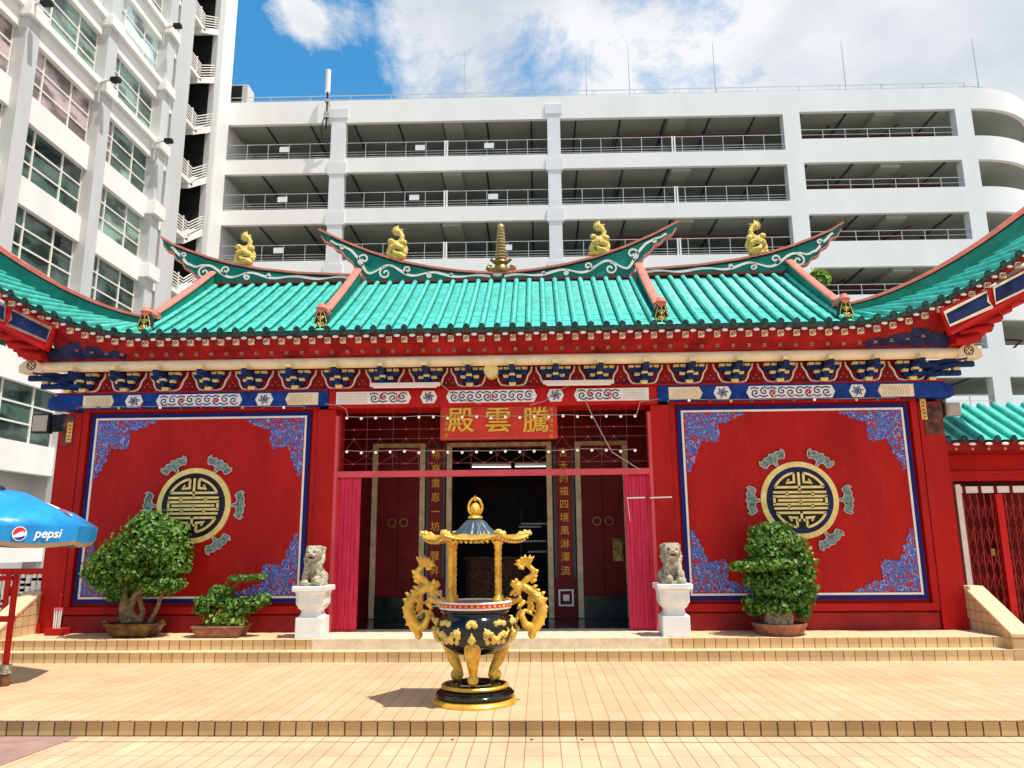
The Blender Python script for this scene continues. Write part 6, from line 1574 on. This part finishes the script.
# more cloud towards +X, clear gap to the left
sx = N(nt, 'ShaderNodeSeparateXYZ'); nt.links.new(tc.outputs['Generated'], sx.inputs[0])
mr = N(nt, 'ShaderNodeMapRange'); mr.inputs[1].default_value = -.235; mr.inputs[2].default_value = -.15; mr.inputs[3].default_value = -.55; mr.inputs[4].default_value = .22
nt.links.new(sx.outputs[0], mr.inputs[0])
amp = N(nt, 'ShaderNodeMath', operation='MULTIPLY_ADD'); amp.inputs[1].default_value = 1.9; amp.inputs[2].default_value = -.45; nt.links.new(no.outputs['Fac'], amp.inputs[0])
ad0 = N(nt, 'ShaderNodeMath', operation='ADD'); nt.links.new(amp.outputs[0], ad0.inputs[0]); nt.links.new(mr.outputs[0], ad0.inputs[1])
# a detached wisp in the clear part and extra cover low on the right
wd = ray(303, 18).normalized()
vd = N(nt, 'ShaderNodeVectorMath', operation='DISTANCE'); nt.links.new(tc.outputs['Generated'], vd.inputs[0]); vd.inputs[1].default_value = wd
m2 = N(nt, 'ShaderNodeMapRange'); m2.inputs[1].default_value = 0; m2.inputs[2].default_value = .08; m2.inputs[3].default_value = .85; m2.inputs[4].default_value = 0; nt.links.new(vd.outputs['Value'], m2.inputs[0])
m3 = N(nt, 'ShaderNodeMapRange'); m3.inputs[1].default_value = .15; m3.inputs[2].default_value = .45; m3.inputs[3].default_value = 0; m3.inputs[4].default_value = .3; nt.links.new(sx.outputs[0], m3.inputs[0])
ad1 = N(nt, 'ShaderNodeMath', operation='ADD'); nt.links.new(ad0.outputs[0], ad1.inputs[0]); nt.links.new(m2.outputs[0], ad1.inputs[1])
wb = ray(528, 70).normalized()
vb = N(nt, 'ShaderNodeVectorMath', operation='DISTANCE'); nt.links.new(tc.outputs['Generated'], vb.inputs[0]); vb.inputs[1].default_value = wb
m4 = N(nt, 'ShaderNodeMapRange'); m4.inputs[1].default_value = 0; m4.inputs[2].default_value = .07; m4.inputs[3].default_value = -.24; m4.inputs[4].default_value = 0; nt.links.new(vb.outputs['Value'], m4.inputs[0])
ad2 = N(nt, 'ShaderNodeMath', operation='ADD'); nt.links.new(ad1.outputs[0], ad2.inputs[0]); nt.links.new(m3.outputs[0], ad2.inputs[1])
ad = N(nt, 'ShaderNodeMath', operation='ADD'); nt.links.new(ad2.outputs[0], ad.inputs[0]); nt.links.new(m4.outputs[0], ad.inputs[1])
rp = N(nt, 'ShaderNodeValToRGB'); nt.links.new(ad.outputs[0], rp.inputs[0]); rp.color_ramp.elements[0].position = .45; rp.color_ramp.elements[1].position = .74
n2 = N(nt, 'ShaderNodeTexNoise'); n2.inputs['Scale'].default_value = 4.5; n2.inputs['Detail'].default_value = 6; nt.links.new(mp.outputs[0], n2.inputs['Vector'])
r2 = N(nt, 'ShaderNodeValToRGB'); nt.links.new(n2.outputs['Fac'], r2.inputs[0]); r2.color_ramp.elements[0].position = .35; r2.color_ramp.elements[1].position = .6
r2.color_ramp.elements[0].color = (5.2,5.7,6.3,1); r2.color_ramp.elements[1].color = (7.6,7.7,7.9,1)
mx = N(nt, 'ShaderNodeMix', data_type='RGBA'); nt.links.new(rp.outputs[0], mx.inputs[0]); hs = N(nt, 'ShaderNodeHueSaturation'); hs.inputs['Saturation'].default_value = 1.3; hs.inputs['Hue'].default_value = .485; hs.inputs['Value'].default_value = 1.7; nt.links.new(sky.outputs[0], hs.inputs['Color']); nt.links.new(hs.outputs[0], mx.inputs[6]); nt.links.new(r2.outputs[0], mx.inputs[7])
nt.links.new(mx.outputs[2], bg.inputs[0]); bg.inputs[1].default_value = .10
cam = bpy.data.cameras.new('camera'); co = bpy.data.objects.new('camera', cam); COL.objects.link(co)
cam.sensor_fit = 'HORIZONTAL'; cam.sensor_width = 36; cam.lens = F*36/1024; cam.clip_end = 2000; cam.clip_start = .05
Mc = Matrix((( RGT.x, UPV.x, -FWD.x, CAMP.x), (RGT.y, UPV.y, -FWD.y, CAMP.y), (RGT.z, UPV.z, -FWD.z, CAMP.z), (0,0,0,1)))
co.matrix_world = Mc
scene.camera = co
scene.view_settings.view_transform = 'Standard'; scene.view_settings.look = 'None'; scene.view_settings.gamma = 1; scene.view_settings.exposure = .30
scene.view_settings.use_curve_mapping = False
scene.cycles.max_bounces = 8; scene.cycles.diffuse_bounces = 4
